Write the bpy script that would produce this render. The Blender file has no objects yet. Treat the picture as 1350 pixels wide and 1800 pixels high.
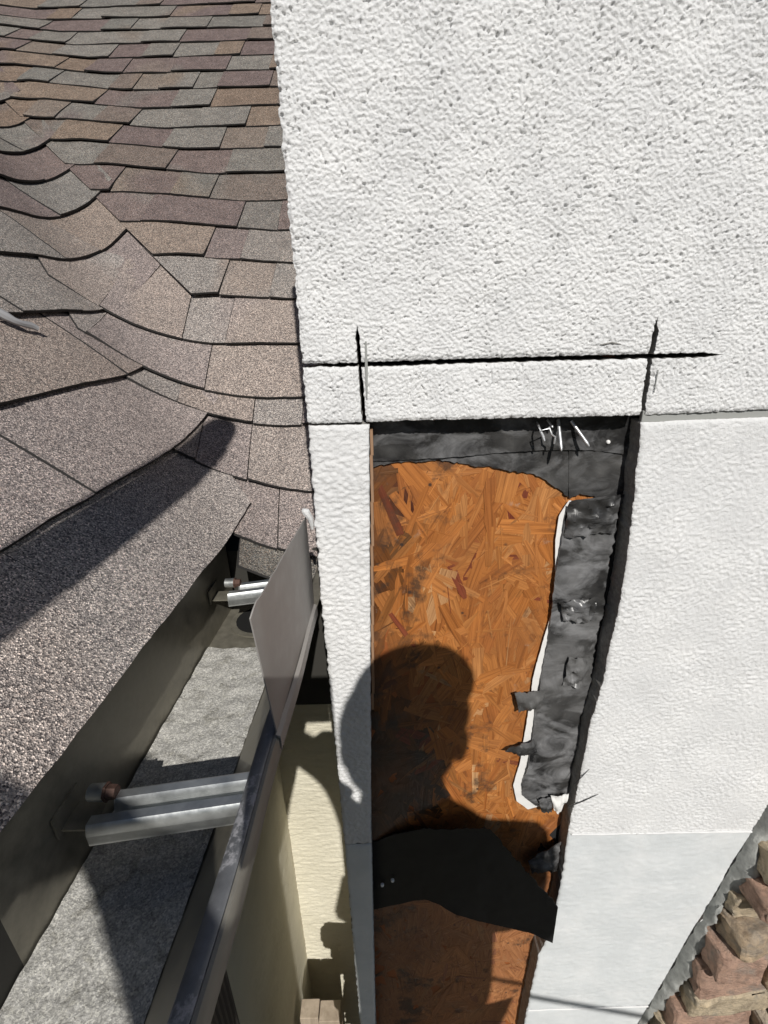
import bpy, bmesh, math, random
import numpy as np
from mathutils import Vector, Matrix

sc = bpy.context.scene
# ------------------------------------------------------------------ camera
FPX, PITCH, ROLL = 850.0, math.radians(21.7), math.radians(1.5)      # focal length in px of a 1350 px wide frame
cp, sp, cr, sr = math.cos(PITCH), math.sin(PITCH), math.cos(ROLL), math.sin(ROLL)
R0, U0, F0 = Vector((1, 0, 0)), Vector((0, sp, cp)), Vector((0, cp, -sp))
right, up = cr * R0 - sr * U0, sr * R0 + cr * U0
cam = bpy.data.cameras.new('camera')
cam.sensor_fit = 'HORIZONTAL'; cam.sensor_width = 36.0; cam.lens = 36.0 * FPX / 1350.0
cam.clip_start = 0.01; cam.clip_end = 500
camo = bpy.data.objects.new('camera', cam)
m = Matrix.Identity(4)
for i in range(3):
    m[i][0], m[i][1], m[i][2] = right[i], up[i], -F0[i]
camo.matrix_world = m
sc.collection.objects.link(camo); sc.camera = camo
# ------------------------------------------------------------------ light
TOSUN = Vector((0.165, -1.0, 0.85)).normalized()
world = bpy.data.worlds.new('World'); sc.world = world; world.use_nodes = True
wn = world.node_tree; bg = wn.nodes['Background']
sky = wn.nodes.new('ShaderNodeTexSky'); sky.sky_type = 'NISHITA'; sky.sun_disc = False
sky.sun_elevation = math.asin(TOSUN.z); sky.sun_rotation = math.atan2(TOSUN.x, TOSUN.y)
wn.links.new(sky.outputs[0], bg.inputs[0]); bg.inputs[1].default_value = 0.05; sky.dust_density = 0.3; sky.air_density = 1.0; sky.altitude = 200
sun = bpy.data.lights.new('sun', 'SUN'); sun.energy = 5.0; sun.angle = math.radians(0.5); sun.color = (1.0, 0.965, 0.91)
suno = bpy.data.objects.new('sun', sun); sc.collection.objects.link(suno)
suno.rotation_euler = TOSUN.to_track_quat('Z', 'Y').to_euler(); suno.location = (3, -8, 7)
sc.view_settings.view_transform = 'Standard'; sc.view_settings.look = 'None'
sc.view_settings.exposure = -0.28; sc.view_settings.gamma = 1.0

rng = random.Random(7); npr = np.random.default_rng(11)
GROUND = -2.9
# ------------------------------------------------------------------ helpers
def ray(px, py):
    x, y = (px - 675) / FPX, -(py - 900) / FPX
    xl, yl = x * cr + y * sr, -x * sr + y * cr
    return Vector((xl, cp + yl * sp, yl * cp - sp))
def onY(px, py, Y): d = ray(px, py); return d * (Y / d.y)
def onX(px, py, X): d = ray(px, py); return d * (X / d.x)
def onZ(px, py, Z): d = ray(px, py); return d * (Z / d.z)

def link(o, parent=None):
    sc.collection.objects.link(o)
    if parent is not None: o.parent = parent
    return o
def mesh_obj(name, verts, faces, mat, parent=None, smooth=False, mats=None, mi=None):
    me = bpy.data.meshes.new(name); me.from_pydata([tuple(v) for v in verts], [], faces)
    for mt in (mats or [mat]): me.materials.append(mt)
    if mi is not None: me.polygons.foreach_set('material_index', np.asarray(mi, dtype=np.int32))
    if smooth: me.polygons.foreach_set('use_smooth', np.ones(len(me.polygons), dtype=bool))
    me.update()
    return link(bpy.data.objects.new(name, me), parent)
def bm_obj(name, bm, mat, parent=None, smooth=False):
    me = bpy.data.meshes.new(name); bm.normal_update(); bm.to_mesh(me); bm.free(); me.materials.append(mat)
    if smooth:
        me.polygons.foreach_set('use_smooth', np.ones(len(me.polygons), dtype=bool)); me.set_sharp_from_angle(angle=math.radians(40))
    return link(bpy.data.objects.new(name, me), parent)
def thing(name, label, cat, loc=(0, 0, 0), group=None):
    o = bpy.data.objects.new(name, None); o.empty_display_size = 0.05; link(o)
    tag(o, label, cat, group, 'thing'); return o
def tag(o, label=None, cat=None, group=None, kind=None):
    for k, v in (('label', label), ('category', cat), ('group', group), ('kind', kind)):
        if v: o[k] = v
    return o
def add_box(bm, c, s, rot=None, bev=0.0):
    M = Matrix.Translation(c) @ (rot.to_4x4() if rot else Matrix.Identity(4)) @ Matrix.Diagonal((s[0], s[1], s[2], 1))
    r = bmesh.ops.create_cube(bm, size=1.0, matrix=M)
    if bev > 0:
        es = list({e for v in r['verts'] for e in v.link_edges})
        bmesh.ops.bevel(bm, geom=es, offset=bev, segments=2, affect='EDGES', profile=0.5)
def add_tube(bm, pts, rad, seg=10, caps=True):
    pts = [Vector(p) for p in pts]; n = len(pts)
    rads = rad if isinstance(rad, (list, tuple)) else [rad] * n
    rings = []
    ref = Vector((0.13, 0.27, 1)).normalized()
    for i, p in enumerate(pts):
        t = (pts[min(i + 1, n - 1)] - pts[max(i - 1, 0)]).normalized()
        if abs(t.dot(ref)) > 0.95: ref = Vector((1, 0.2, 0.1)).normalized()
        a = t.cross(ref).normalized(); b = t.cross(a)
        rings.append([bm.verts.new(p + (a * math.cos(2 * math.pi * k / seg) + b * math.sin(2 * math.pi * k / seg)) * rads[i]) for k in range(seg)])
    for i in range(n - 1):
        for k in range(seg):
            bm.faces.new((rings[i][k], rings[i][(k + 1) % seg], rings[i + 1][(k + 1) % seg], rings[i + 1][k]))
    if caps:
        bm.faces.new(rings[0][::-1]); bm.faces.new(rings[-1])

# numpy gradient noise
_perm = npr.permutation(4096); _g = npr.uniform(0, 2 * math.pi, 4096)
def perlin(x, y, seed=0):
    x = np.asarray(x, float); y = np.asarray(y, float)
    xi = np.floor(x).astype(np.int64); yi = np.floor(y).astype(np.int64)
    xf, yf = x - xi, y - yi
    def gd(ix, iy, dx, dy):
        h = _perm[(_perm[(ix + seed * 131) & 4095] + iy) & 4095]; a = _g[h]
        return np.cos(a) * dx + np.sin(a) * dy
    u = xf ** 3 * (xf * (xf * 6 - 15) + 10); v = yf ** 3 * (yf * (yf * 6 - 15) + 10)
    n00, n10 = gd(xi, yi, xf, yf), gd(xi + 1, yi, xf - 1, yf)
    n01, n11 = gd(xi, yi + 1, xf, yf - 1), gd(xi + 1, yi + 1, xf - 1, yf - 1)
    return ((n00 * (1 - u) + n10 * u) * (1 - v) + (n01 * (1 - u) + n11 * u) * v) * 1.414
def fbm(x, y, oct=3, seed=0, gain=0.5):
    s, a, f = 0.0, 1.0, 1.0
    for o in range(oct):
        s = s + a * perlin(x * f + o * 17.3, y * f + o * 5.1, seed + o); a *= gain; f *= 2.03
    return s
def sstep(a, b, x):
    t = np.clip((x - a) / (b - a), 0, 1); return t * t * (3 - 2 * t)

# ------------------------------------------------------------------ materials
def mat(name, base=(0.5, 0.5, 0.5), rough=0.8, metal=0.0, spec=0.5):
    m = bpy.data.materials.new(name); m.use_nodes = True
    b = m.node_tree.nodes['Principled BSDF']
    b.inputs['Base Color'].default_value = (*base, 1); b.inputs['Roughness'].default_value = rough
    b.inputs['Metallic'].default_value = metal; b.inputs['Specular IOR Level'].default_value = spec
    return m
class NT:
    def __init__(s, m): s.t = m.node_tree; s.b = s.t.nodes['Principled BSDF']
    def n(s, typ, ins=None, **kw):
        nd = s.t.nodes.new(typ)
        for k, v in kw.items(): setattr(nd, k, v)
        for k, v in (ins or {}).items():
            if isinstance(v, bpy.types.NodeSocket): s.t.links.new(v, nd.inputs[k])
            else: nd.inputs[k].default_value = v
        return nd
    def l(s, a, b): s.t.links.new(a, b)
    def pos(s): return s.n('ShaderNodeNewGeometry').outputs['Position']
    def noise(s, vec, scale, detail=3, rough=0.5, dist=0.0):
        return s.n('ShaderNodeTexNoise', {'Vector': vec, 'Scale': scale, 'Detail': detail, 'Roughness': rough, 'Distortion': dist})
    def ramp(s, fac, stops, interp='LINEAR'):
        r = s.n('ShaderNodeValToRGB', {'Fac': fac}); cr_ = r.color_ramp; cr_.interpolation = interp
        while len(cr_.elements) < len(stops): cr_.elements.new(0.5)
        for e, (p, c) in zip(cr_.elements, stops):
            e.position = p; e.color = (*c, 1) if len(c) == 3 else c
        return r.outputs[0]
    def mix(s, fac, a, b, mode='MIX'):
        m = s.n('ShaderNodeMix', data_type='RGBA', blend_type=mode)
        for sock, v in ((m.inputs[0], fac), (m.inputs[6], a), (m.inputs[7], b)):
            if isinstance(v, bpy.types.NodeSocket): s.t.links.new(v, sock)
            else: sock.default_value = (*v, 1) if isinstance(v, tuple) and len(v) == 3 else v
        return m.outputs[2]
    def math(s, op, a, b=0.0):
        m = s.n('ShaderNodeMath', operation=op)
        for i, v in enumerate((a, b)):
            if isinstance(v, bpy.types.NodeSocket): s.t.links.new(v, m.inputs[i])
            else: m.inputs[i].default_value = v
        return m.outputs[0]
    def bump(s, h, strength, dist):
        b = s.n('ShaderNodeBump', {'Height': h, 'Strength': strength, 'Distance': dist})
        s.l(b.outputs[0], s.b.inputs['Normal'])
    def base(s, c): s.l(c, s.b.inputs['Base Color'])
    def rough(s, c): s.l(c, s.b.inputs['Roughness'])
    def scalev(s, vec, v): return s.n('ShaderNodeVectorMath', {0: vec, 1: v}, operation='MULTIPLY').outputs[0]

def m_stucco(name, c0, c1, bump=0.5):
    m = mat(name, rough=0.92, spec=0.25); t = NT(m); p = t.pos()
    a = t.noise(p, 14, 5, 0.65); c = t.ramp(a.outputs[0], [(0.28, tuple(v * 0.95 for v in c0)), (0.45, c0), (0.7, c1)])
    dirt = t.ramp(t.noise(p, 170, 3, 0.6).outputs[0], [(0.70, (0, 0, 0)), (0.78, (0.5, 0.5, 0.5))]); c = t.mix(dirt, c, (0.42, 0.41, 0.39))
    t.base(c); t.bump(t.noise(p, 560, 4, 0.7).outputs[0], bump, 0.0018); return m
M_STUCCO = m_stucco('white_stucco', (0.75, 0.752, 0.752), (0.82, 0.82, 0.815), 0.75)
M_SMOOTH = m_stucco('smooth_stucco', (0.655, 0.68, 0.69), (0.74, 0.755, 0.76), 0.5)
def m_cut():
    m = mat('cut_stucco_edge', rough=0.95, spec=0.2); t = NT(m); p = t.pos()
    t.base(t.ramp(t.noise(p, 160, 4, 0.7).outputs[0], [(0.3, (0.22, 0.215, 0.205)), (0.62, (0.38, 0.37, 0.35)), (0.8, (0.55, 0.54, 0.52))]))
    t.bump(t.noise(p, 420, 3, 0.6).outputs[0], 0.8, 0.0015); return m
M_CUT = m_cut()
def m_shingle():
    m = mat('asphalt_shingle', rough=0.95, spec=0.15); t = NT(m); p = t.pos()
    inf = t.n('ShaderNodeObjectInfo').outputs['Random']
    pal = [(0.0, (0.136, 0.131, 0.121)), (0.14, (0.116, 0.094, 0.091)), (0.26, (0.142, 0.112, 0.090)), (0.38, (0.128, 0.108, 0.096)),
           (0.50, (0.146, 0.141, 0.131)), (0.62, (0.150, 0.121, 0.098)), (0.74, (0.124, 0.101, 0.096)), (0.86, (0.126, 0.124, 0.116)), (0.94, (0.142, 0.122, 0.106))]
    c1 = t.ramp(inf, pal, 'CONSTANT')
    inf2 = t.math('FRACT', t.math('MULTIPLY', inf, 7.31))
    c2 = t.ramp(inf2, pal, 'CONSTANT')
    blend = t.noise(t.scalev(p, (1.0, 0.45, 0.45)), 4.2, 1, 0.4); f = t.ramp(blend.outputs[0], [(0.52, (0, 0, 0)), (0.60, (0.85, 0.85, 0.85))])
    c = t.mix(f, c1, c2)
    # granules: every grain a grey of its own, some pale, some nearly black
    vo = t.n('ShaderNodeTexVoronoi', {'Vector': p, 'Scale': 800.0, 'Randomness': 1.0})
    gr = t.n('ShaderNodeSeparateColor', {0: vo.outputs['Color']})
    g = t.ramp(gr.outputs[0], [(0.0, (0.22, 0.22, 0.24)), (0.35, (0.7, 0.7, 0.71)), (0.7, (1.25, 1.22, 1.2)), (0.93, (2.1, 2.05, 2.0)), (1.0, (3.0, 2.9, 2.8))])
    c = t.mix(1.0, c, g, 'MULTIPLY')
    tint = t.ramp(gr.outputs[1], [(0.0, (1.25, 0.95, 0.78)), (0.25, (1, 1, 1)), (0.8, (1, 1, 1)), (1.0, (0.82, 0.95, 1.1))])
    c = t.mix(0.8, c, tint, 'MULTIPLY')
    w = t.noise(p, 26, 4, 0.6); c = t.mix(1.0, c, t.ramp(w.outputs[0], [(0.25, (1.08, 1.07, 1.05)), (0.75, (1.62, 1.6, 1.56))]), 'MULTIPLY')
    # shingles on the left slope are weathered paler
    sx = t.n('ShaderNodeSeparateXYZ', {0: p})
    at = t.n('ShaderNodeAttribute', attribute_name='weathered', attribute_type='OBJECT').outputs['Fac']
    c = t.mix(at, c, t.mix(0.6, c, t.mix(1.0, (0.47, 0.425, 0.405), g, 'MULTIPLY')))
    t.base(c)
    t.bump(vo.outputs['Distance'], 0.9, 0.0012)
    return m
M_SHING = m_shingle()
M_ASPH = mat('shingle_asphalt_edge', (0.028, 0.026, 0.025), 0.85)
def m_metal(name, c, rough, metal, streak=0.25, dirt=None):
    m = mat(name, c, rough, metal); t = NT(m); p = t.pos()
    a = t.noise(p, 60, 5, 0.65); lo = tuple(x * (1 - streak) for x in c); hi = tuple(min(1, x * (1 + streak)) for x in c)
    col = t.ramp(a.outputs[0], [(0.3, lo), (0.7, hi)])
    if dirt:
        d = t.ramp(t.noise(p, 34, 6, 0.7).outputs[0], [(dirt[1], (0, 0, 0)), (dirt[1] + 0.05, (1, 1, 1))])
        col = t.mix(d, col, dirt[0])
        t.l(t.ramp(d, [(0, (metal,) * 3), (1, (0, 0, 0))]), t.b.inputs['Metallic'])
        t.rough(t.ramp(d, [(0, (rough,) * 3), (1, (0.9,) * 3)]))
    else:
        t.rough(t.ramp(a.outputs[0], [(0.3, (rough * 0.8,) * 3), (0.7, (min(1, rough * 1.3),) * 3)]))
    t.base(col); t.bump(t.noise(p, 300, 3).outputs[0], 0.12, 0.0005); return m
M_GUTTER = m_metal('gutter_metal', (0.23, 0.215, 0.175), 0.42, 0.45)
M_LIP = m_metal('gutter_lip_paint', (0.14, 0.145, 0.155), 0.45, 0.3, 0.2, ((0.27, 0.27, 0.285), 0.52))
M_FACE = m_metal('gutter_face_paint', (0.20, 0.19, 0.165), 0.5, 0.2, 0.1)
M_GALV = m_metal('galvanised', (0.52, 0.535, 0.53), 0.36, 0.85, 0.18)
M_PLATE = m_metal('splash_guard_paint', (0.29, 0.275, 0.26), 0.5, 0.15, 0.06)
M_NAIL = m_metal('nail_steel', (0.62, 0.63, 0.64), 0.35, 0.7)
M_RUST = m_metal('rusty_screw', (0.10, 0.055, 0.042), 0.7, 0.3)
def m_silt():
    m = mat('gutter_silt', rough=0.95, spec=0.15); t = NT(m); p = t.pos()
    a = t.noise(p, 300, 5, 0.7); b = t.noise(p, 60, 5, 0.7, 0.5); v = t.n('ShaderNodeTexVoronoi', {'Vector': p, 'Scale': 900.0})
    c = t.ramp(a.outputs[0], [(0.3, (0.36, 0.355, 0.33)), (0.5, (0.47, 0.46, 0.435)), (0.68, (0.62, 0.61, 0.58))])
    c = t.mix(t.ramp(b.outputs[0], [(0.52, (0, 0, 0)), (0.64, (0.6, 0.6, 0.6))]), c, (0.22, 0.21, 0.18))
    g = t.n('ShaderNodeSeparateColor', {0: v.outputs['Color']})
    c = t.mix(1.0, c, t.ramp(g.outputs[0], [(0, (0.65, 0.65, 0.65)), (0.6, (1.0, 1.0, 1.0)), (1, (1.35, 1.35, 1.3))]), 'MULTIPLY')
    t.base(c); t.bump(a.outputs[0], 0.6, 0.003); return m
M_SILT = m_silt()
def m_membrane(name='bitumen_membrane', lo=0.50, top=0.85, dull=1.0):
    m = mat(name, rough=0.5, spec=0.5); t = NT(m); p = t.pos()
    a = t.noise(p, 22, 5, 0.6, 1.2); s = t.noise(t.scalev(p, (1, 1, 1.7)), 17, 6, 0.62, 0.7)
    c = t.ramp(a.outputs[0], [(0.3, (0.012, 0.012, 0.013)), (0.6, (0.035, 0.034, 0.033)), (0.75, (0.07, 0.066, 0.062))])
    sm = t.ramp(s.outputs[0], [(lo, (0, 0, 0)), (lo + 0.2, (top, top, top))])
    c = t.mix(sm, c, (0.24, 0.24, 0.245)); bl = t.ramp(t.noise(p, 9, 3, 0.5).outputs[0], [(0.48, (0, 0, 0)), (0.66, (0.6 * dull,) * 3)]); c = t.mix(bl, c, (0.16, 0.158, 0.155)); t.base(c)
    t.rough(t.ramp(a.outputs[0], [(0.3, (0.26,) * 3), (0.7, (0.5,) * 3)]))
    t.bump(t.noise(p, 75, 4, 0.55, 0.6).outputs[0], 0.4, 0.003); return m
M_MEMB = m_membrane('bitumen_membrane', 0.48, 0.75); M_STRIP = m_membrane('chalky_membrane', 0.44, 0.95)
M_FLAP = mat('adhesive_flap_face', (0.009, 0.009, 0.0095), 0.62, spec=0.35)
M_BLACK = mat('black_building_paper', (0.016, 0.016, 0.017), 0.75)
def m_liner():
    m = mat('white_release_liner', (0.82, 0.81, 0.79), 0.5); t = NT(m)
    t.bump(t.noise(t.pos(), 240, 3).outputs[0], 0.25, 0.001); return m
M_LINER = m_liner()
def m_strand():
    m = mat('wood_strand', rough=0.5, spec=0.45); t = NT(m)
    col = t.n('ShaderNodeVertexColor', layer_name='Col').outputs[0]
    uv = t.n('ShaderNodeUVMap', uv_map='UVMap').outputs[0]
    g1 = t.noise(t.scalev(uv, (9.0, 260.0, 1)), 1.0, 4, 0.65, 0.6)
    g2 = t.noise(t.scalev(uv, (14.0, 900.0, 1)), 1.0, 3, 0.6)
    c = t.mix(1.0, col, t.ramp(g1.outputs[0], [(0.25, (0.42, 0.36, 0.30)), (0.5, (1, 1, 1)), (0.75, (1.28, 1.34, 1.4))]), 'MULTIPLY')
    c = t.mix(0.7, c, t.ramp(g2.outputs[0], [(0.3, (0.66, 0.6, 0.55)), (0.6, (1.08, 1.08, 1.08))]), 'MULTIPLY')
    p = t.pos()
    # mould and grime stains, heavier towards the left stud
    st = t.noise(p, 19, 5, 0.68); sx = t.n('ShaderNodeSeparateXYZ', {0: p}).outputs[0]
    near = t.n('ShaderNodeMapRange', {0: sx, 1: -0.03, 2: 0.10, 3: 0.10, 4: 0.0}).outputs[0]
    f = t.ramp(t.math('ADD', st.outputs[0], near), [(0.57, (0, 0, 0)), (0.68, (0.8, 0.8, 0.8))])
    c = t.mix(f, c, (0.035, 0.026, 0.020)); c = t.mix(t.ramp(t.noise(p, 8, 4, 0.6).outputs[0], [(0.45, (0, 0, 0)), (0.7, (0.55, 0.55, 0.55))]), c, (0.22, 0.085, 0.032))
    sp_ = t.n('ShaderNodeTexVoronoi', {'Vector': p, 'Scale': 42.0}); d = t.ramp(sp_.outputs['Distance'], [(0.06, (0.85, 0.85, 0.85)), (0.12, (0, 0, 0))])
    c = t.mix(t.math('MULTIPLY', d, t.ramp(t.noise(p, 12, 2).outputs[0], [(0.5, (0, 0, 0)), (0.56, (1, 1, 1))])), c, (0.03, 0.024, 0.022))
    ash = t.ramp(t.noise(p, 30, 5, 0.7, 0.5).outputs[0], [(0.64, (0, 0, 0)), (0.78, (0.55, 0.55, 0.55))]); c = t.mix(ash, c, (0.42, 0.36, 0.31))
    t.base(c); t.bump(g1.outputs[0], 0.45, 0.0012); return m
M_STRAND = m_strand()
M_WOODEDGE = mat('weathered_wood_edge', (0.33, 0.2, 0.12), 0.8)
def m_cream():
    m = mat('cream_stucco', rough=0.9, spec=0.2); t = NT(m); p = t.pos()
    st = t.noise(t.scalev(p, (0.28, 0.28, 1.0)), 170, 5, 0.65)
    t.base(t.ramp(t.noise(p, 5, 4, 0.6).outputs[0], [(0.3, (0.64, 0.60, 0.475)), (0.7, (0.73, 0.69, 0.56))]))
    t.bump(st.outputs[0], 0.9, 0.004); return m
M_CREAM = m_cream()
def m_stone():
    m = mat('ledge_stone', rough=0.9, spec=0.2); t = NT(m); p = t.pos()
    r = t.n('ShaderNodeObjectInfo').outputs['Random']
    c = t.ramp(r, [(0.0, (0.42, 0.32, 0.22)), (0.25, (0.38, 0.25, 0.19)), (0.5, (0.46, 0.38, 0.27)), (0.75, (0.34, 0.22, 0.18)), (0.9, (0.36, 0.31, 0.25))], 'CONSTANT')
    a = t.noise(p, 34, 6, 0.7, 0.6); c = t.mix(1.0, c, t.ramp(a.outputs[0], [(0.25, (0.6, 0.57, 0.55)), (0.5, (1.2, 1.2, 1.2)), (0.72, (1.6, 1.55, 1.45))]), 'MULTIPLY')
    c = t.mix(t.ramp(t.noise(p, 16, 4, 0.6).outputs[0], [(0.5, (0, 0, 0)), (0.62, (0.7, 0.7, 0.7))]), c, (0.27, 0.25, 0.22))
    c = t.mix(t.ramp(t.noise(p, 95, 5, 0.75).outputs[0], [(0.36, (0.5, 0.5, 0.5)), (0.5, (0, 0, 0))]), c, (0.17, 0.14, 0.115)); t.base(c); t.bump(t.noise(t.scalev(p, (0.6, 0.8, 1.5)), 130, 7, 0.74).outputs[0], 0.9, 0.006); return m
M_STONE = m_stone()
def m_mortar():
    m = mat('grey_mortar', rough=0.93, spec=0.2); t = NT(m); p = t.pos()
    t.base(t.ramp(t.noise(p, 50, 5, 0.65).outputs[0], [(0.3, (0.24, 0.245, 0.235)), (0.7, (0.44, 0.45, 0.43))]))
    t.bump(t.noise(p, 190, 5, 0.7).outputs[0], 0.8, 0.003); return m
M_MORTAR = m_mortar()
def m_wood(name, a, b):
    m = mat(name, rough=0.75, spec=0.3); t = NT(m); p = t.pos()
    t.base(t.ramp(t.noise(t.scalev(p, (40, 40, 3)), 1, 5, 0.6, 0.5).outputs[0], [(0.3, a), (0.7, b)])); return m
M_POST = m_wood('weathered_board', (0.30, 0.24, 0.18), (0.48, 0.40, 0.31))
M_BROWN = mat('brown_downspout_paint', (0.035, 0.03, 0.027), 0.5)
def m_ground():
    m = mat('dark_mulch_and_grass', rough=0.95, spec=0.1); t = NT(m); p = t.pos()
    t.base(t.ramp(t.noise(p, 3, 8, 0.65).outputs[0], [(0.3, (0.030, 0.026, 0.018)), (0.55, (0.050, 0.044, 0.030)), (0.75, (0.030, 0.042, 0.016))]))
    t.bump(t.noise(p, 40, 6, 0.7).outputs[0], 0.8, 0.02); return m
M_GROUND = m_ground()
M_SEAL = mat('grey_sealant', (0.30, 0.30, 0.31), 0.45)
M_CAULK = mat('casing_bead_grey', (0.34, 0.345, 0.33), 0.7)

# ------------------------------------------------------------------ ground (structure)
g = mesh_obj('ground', [(-60, -60, GROUND), (60, -60, GROUND), (60, 60, GROUND), (-60, 60, GROUND)], [(0, 1, 2, 3)], M_GROUND)
tag(g, 'dark mulch and grass far below the eave', kind='structure')

# ------------------------------------------------------------------ roof
ALPHA = math.radians(38.0)
V0, V1 = Vector((-0.2, 0.734, -0.297)), Vector((-1.0, 1.65, 0.419))
vdir = (V1 - V0).normalized()
cA, uA = Vector((1, 0, 0)), Vector((0, math.cos(ALPHA), math.sin(ALPHA)))
nA = cA.cross(uA).normalized()
cB = Vector((0.04, 1, 0)).normalized()
nB = vdir.cross(cB).normalized()
if nB.z < 0: nB = -nB
uB = cB.cross(nB).normalized()
if uB.z < 0: uB = -uB
eA = nA.cross(vdir).normalized();  eA = eA if eA.x > 0 else -eA          # away from the valley, up the far slope
eB = nB.cross(vdir).normalized();  eB = eB if eB.dot(eA) > 0 else -eB    # across the left slope towards the valley
OA = Vector((0, 0.925, -0.147))
x0, y0 = -0.228, 0.45
OB = Vector((x0, y0, V0.z - (nB.x * (x0 - V0.x) + nB.y * (y0 - V0.y)) / nB.z))
RB = 0.13
def weave(idx, n):
    w = min(1.0, max(0.0, (0.42 - abs(n)) / 0.24)); return w, idx * 0.0029 * w
def surf(frame, s, t):
    O, c, u, e = (OA, cA, uA, eA) if frame == 'A' else (OB, cB, uB, eB)
    q = O + c * s + u * t - V0
    a, n = q.dot(vdir), q.dot(e)
    if n < -RB: g_, w = 0.0, 0.0
    elif n > RB: g_, w = n, 1.0
    else: g_, w = (n + RB) ** 2 / (4 * RB), (n + RB) / (2 * RB)
    return V0 + vdir * a + eB * (n - g_) + eA * g_, (nB * (1 - w) + nA * w).normalized(), n
def s_at_n(frame, n, t):
    O, c, u, e = (OA, cA, uA, eA) if frame == 'A' else (OB, cB, uB, eB)
    return (n - (O + u * t - V0).dot(e)) / c.dot(e)
roof = thing('shingle_roof', 'brown and grey asphalt shingle roof with a valley beside the white wall', 'roof')
def shingle(frame, s0, s1, t0, t1, lift0, lift1, thick=0.0042, ns=9, nt=3, seed=0, idx=None, flat=True, waver=1.0, weathered=0.0):
    V = []
    rows = []
    for j in range(nt + 1):
        row = []
        for i in range(ns + 1):
            f = i / ns; t = t0 + (t1 - t0) * j / nt
            s = s0(t) * (1 - f) + s1(t) * f
            w = float(perlin(s * 9.0 + seed * 3.1, seed * 1.7 + t0 * 4)) * 0.0024 * waver + float(perlin(s * 60, seed + 0.5)) * 0.0010
            if j == 0: t += w
            P, N, n = surf(frame, s, t)
            L = lift0 + (lift1 - lift0) * j / nt
            if j == 0: L += max(-0.002, float(perlin(s * 6 + 40 + seed, t0 * 9)) * 0.004 * waver)
            if idx is not None:
                w_, bo = weave(idx, n); fl = 0.5 * w_ if flat else 0.0; L = L * (1 - fl) + 0.0055 * fl + bo
            row.append((P, N, L))
        rows.append(row)
    W = ns + 1
    for r in rows: V += [P + N * L for P, N, L in r]
    off = len(V)
    for r in rows: V += [P + N * (L - thick) for P, N, L in r]
    Fc = []
    for j in range(nt):
        for i in range(ns):
            a = j * W + i
            Fc.append((a, a + 1, a + W + 1, a + W)); Fc.append((off + a, off + a + W, off + a + W + 1, off + a + 1))
    for i in range(ns):
        Fc.append((off + i, off + i + 1, i + 1, i)); k = nt * W + i; Fc.append((k, k + 1, off + k + 1, off + k))
    for j in range(nt):
        a = j * W; Fc.append((a, a + W, off + a + W, off + a)); a = j * W + ns; Fc.append((a, off + a, off + a + W, a + W))
    mi = [0 if max(f) < off else 1 for f in Fc]
    if frame == 'B': Fc = [f[::-1] for f in Fc]
    o = mesh_obj('shingle', V, Fc, M_SHING, roof, mats=[M_SHING, M_ASPH], mi=mi)
    if weathered: o['weathered'] = weathered
    return o
sid = 0
def ncut(t): return 0.14 + (0.05 - 0.14) * min(1.3, max(-0.3, (t - 0.27) / 1.066))
# far slope: courses parallel to the wall
EXP = 0.143
tA = [-0.335, -0.205, -0.062] + [EXP * k for k in range(0, 25)]
for ci, t0 in enumerate(tA):
    tn = tA[ci + 1] if ci + 1 < len(tA) else t0 + EXP
    t1 = tn + (0.15 if 0.1 < t0 < 0.2 else 0.045)
    s_end = -0.03 if t0 > -0.3 else -0.085
    low = t0 < 0.27
    nmin = (lambda t: -0.17) if low else (lambda t: ncut(t))
    sv = s_at_n('A', nmin(t0), t0); sv = max(sv, -2.3)
    cuts = []; x = s_end
    first = True
    while x > sv + 0.06:
        w = rng.choice([0.09, 0.12, 0.15, 0.17, 0.21, 0.25]) * rng.uniform(0.85, 1.15)
        if first: w = rng.uniform(0.05, 0.16) + (0.06 if t0 > 0.5 else 0.0); first = False
        cuts.append((max(x - w, sv), x)); x -= w
    if cuts and x > sv: cuts.append((sv, x))
    high = rng.random() < 0.5
    for ti, (a, b) in enumerate(cuts):
        sid += 1; high = not high
        last = (a <= sv + 1e-6)
        lf = (0.0034 if high else 0.0)
        s0 = (lambda t, nm=nmin, a=a: max(s_at_n('A', nm(t), t), -2.3)) if last else (lambda t, a=a: max(a, -9))
        if last and sv > -2.29:
            sb = lambda t, b=b, nm=nmin: max(b, s_at_n('A', nm(t), t) + 0.012)
        else: sb = lambda t, b=b: b
        idx = {-0.335: 0, -0.205: 2, -0.062: 4, 0.0: 6, 0.143: 8}[round(t0, 3)] if low else 10.6
        gap = 0.0016
        s0g = (lambda t, f=s0: f(t)) if last else (lambda t, f=s0: f(t) + gap)
        shingle('A', s0g, sb, t0, t1, 0.0092 + lf, 0.0012 + lf * 0.4, ns=max(4, int((b - a) / 0.014)), nt=4, seed=sid, idx=idx, flat=low, weathered=0.75 * max(0.0, min(1.0, (0.62 - t0) / 0.5)))
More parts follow.
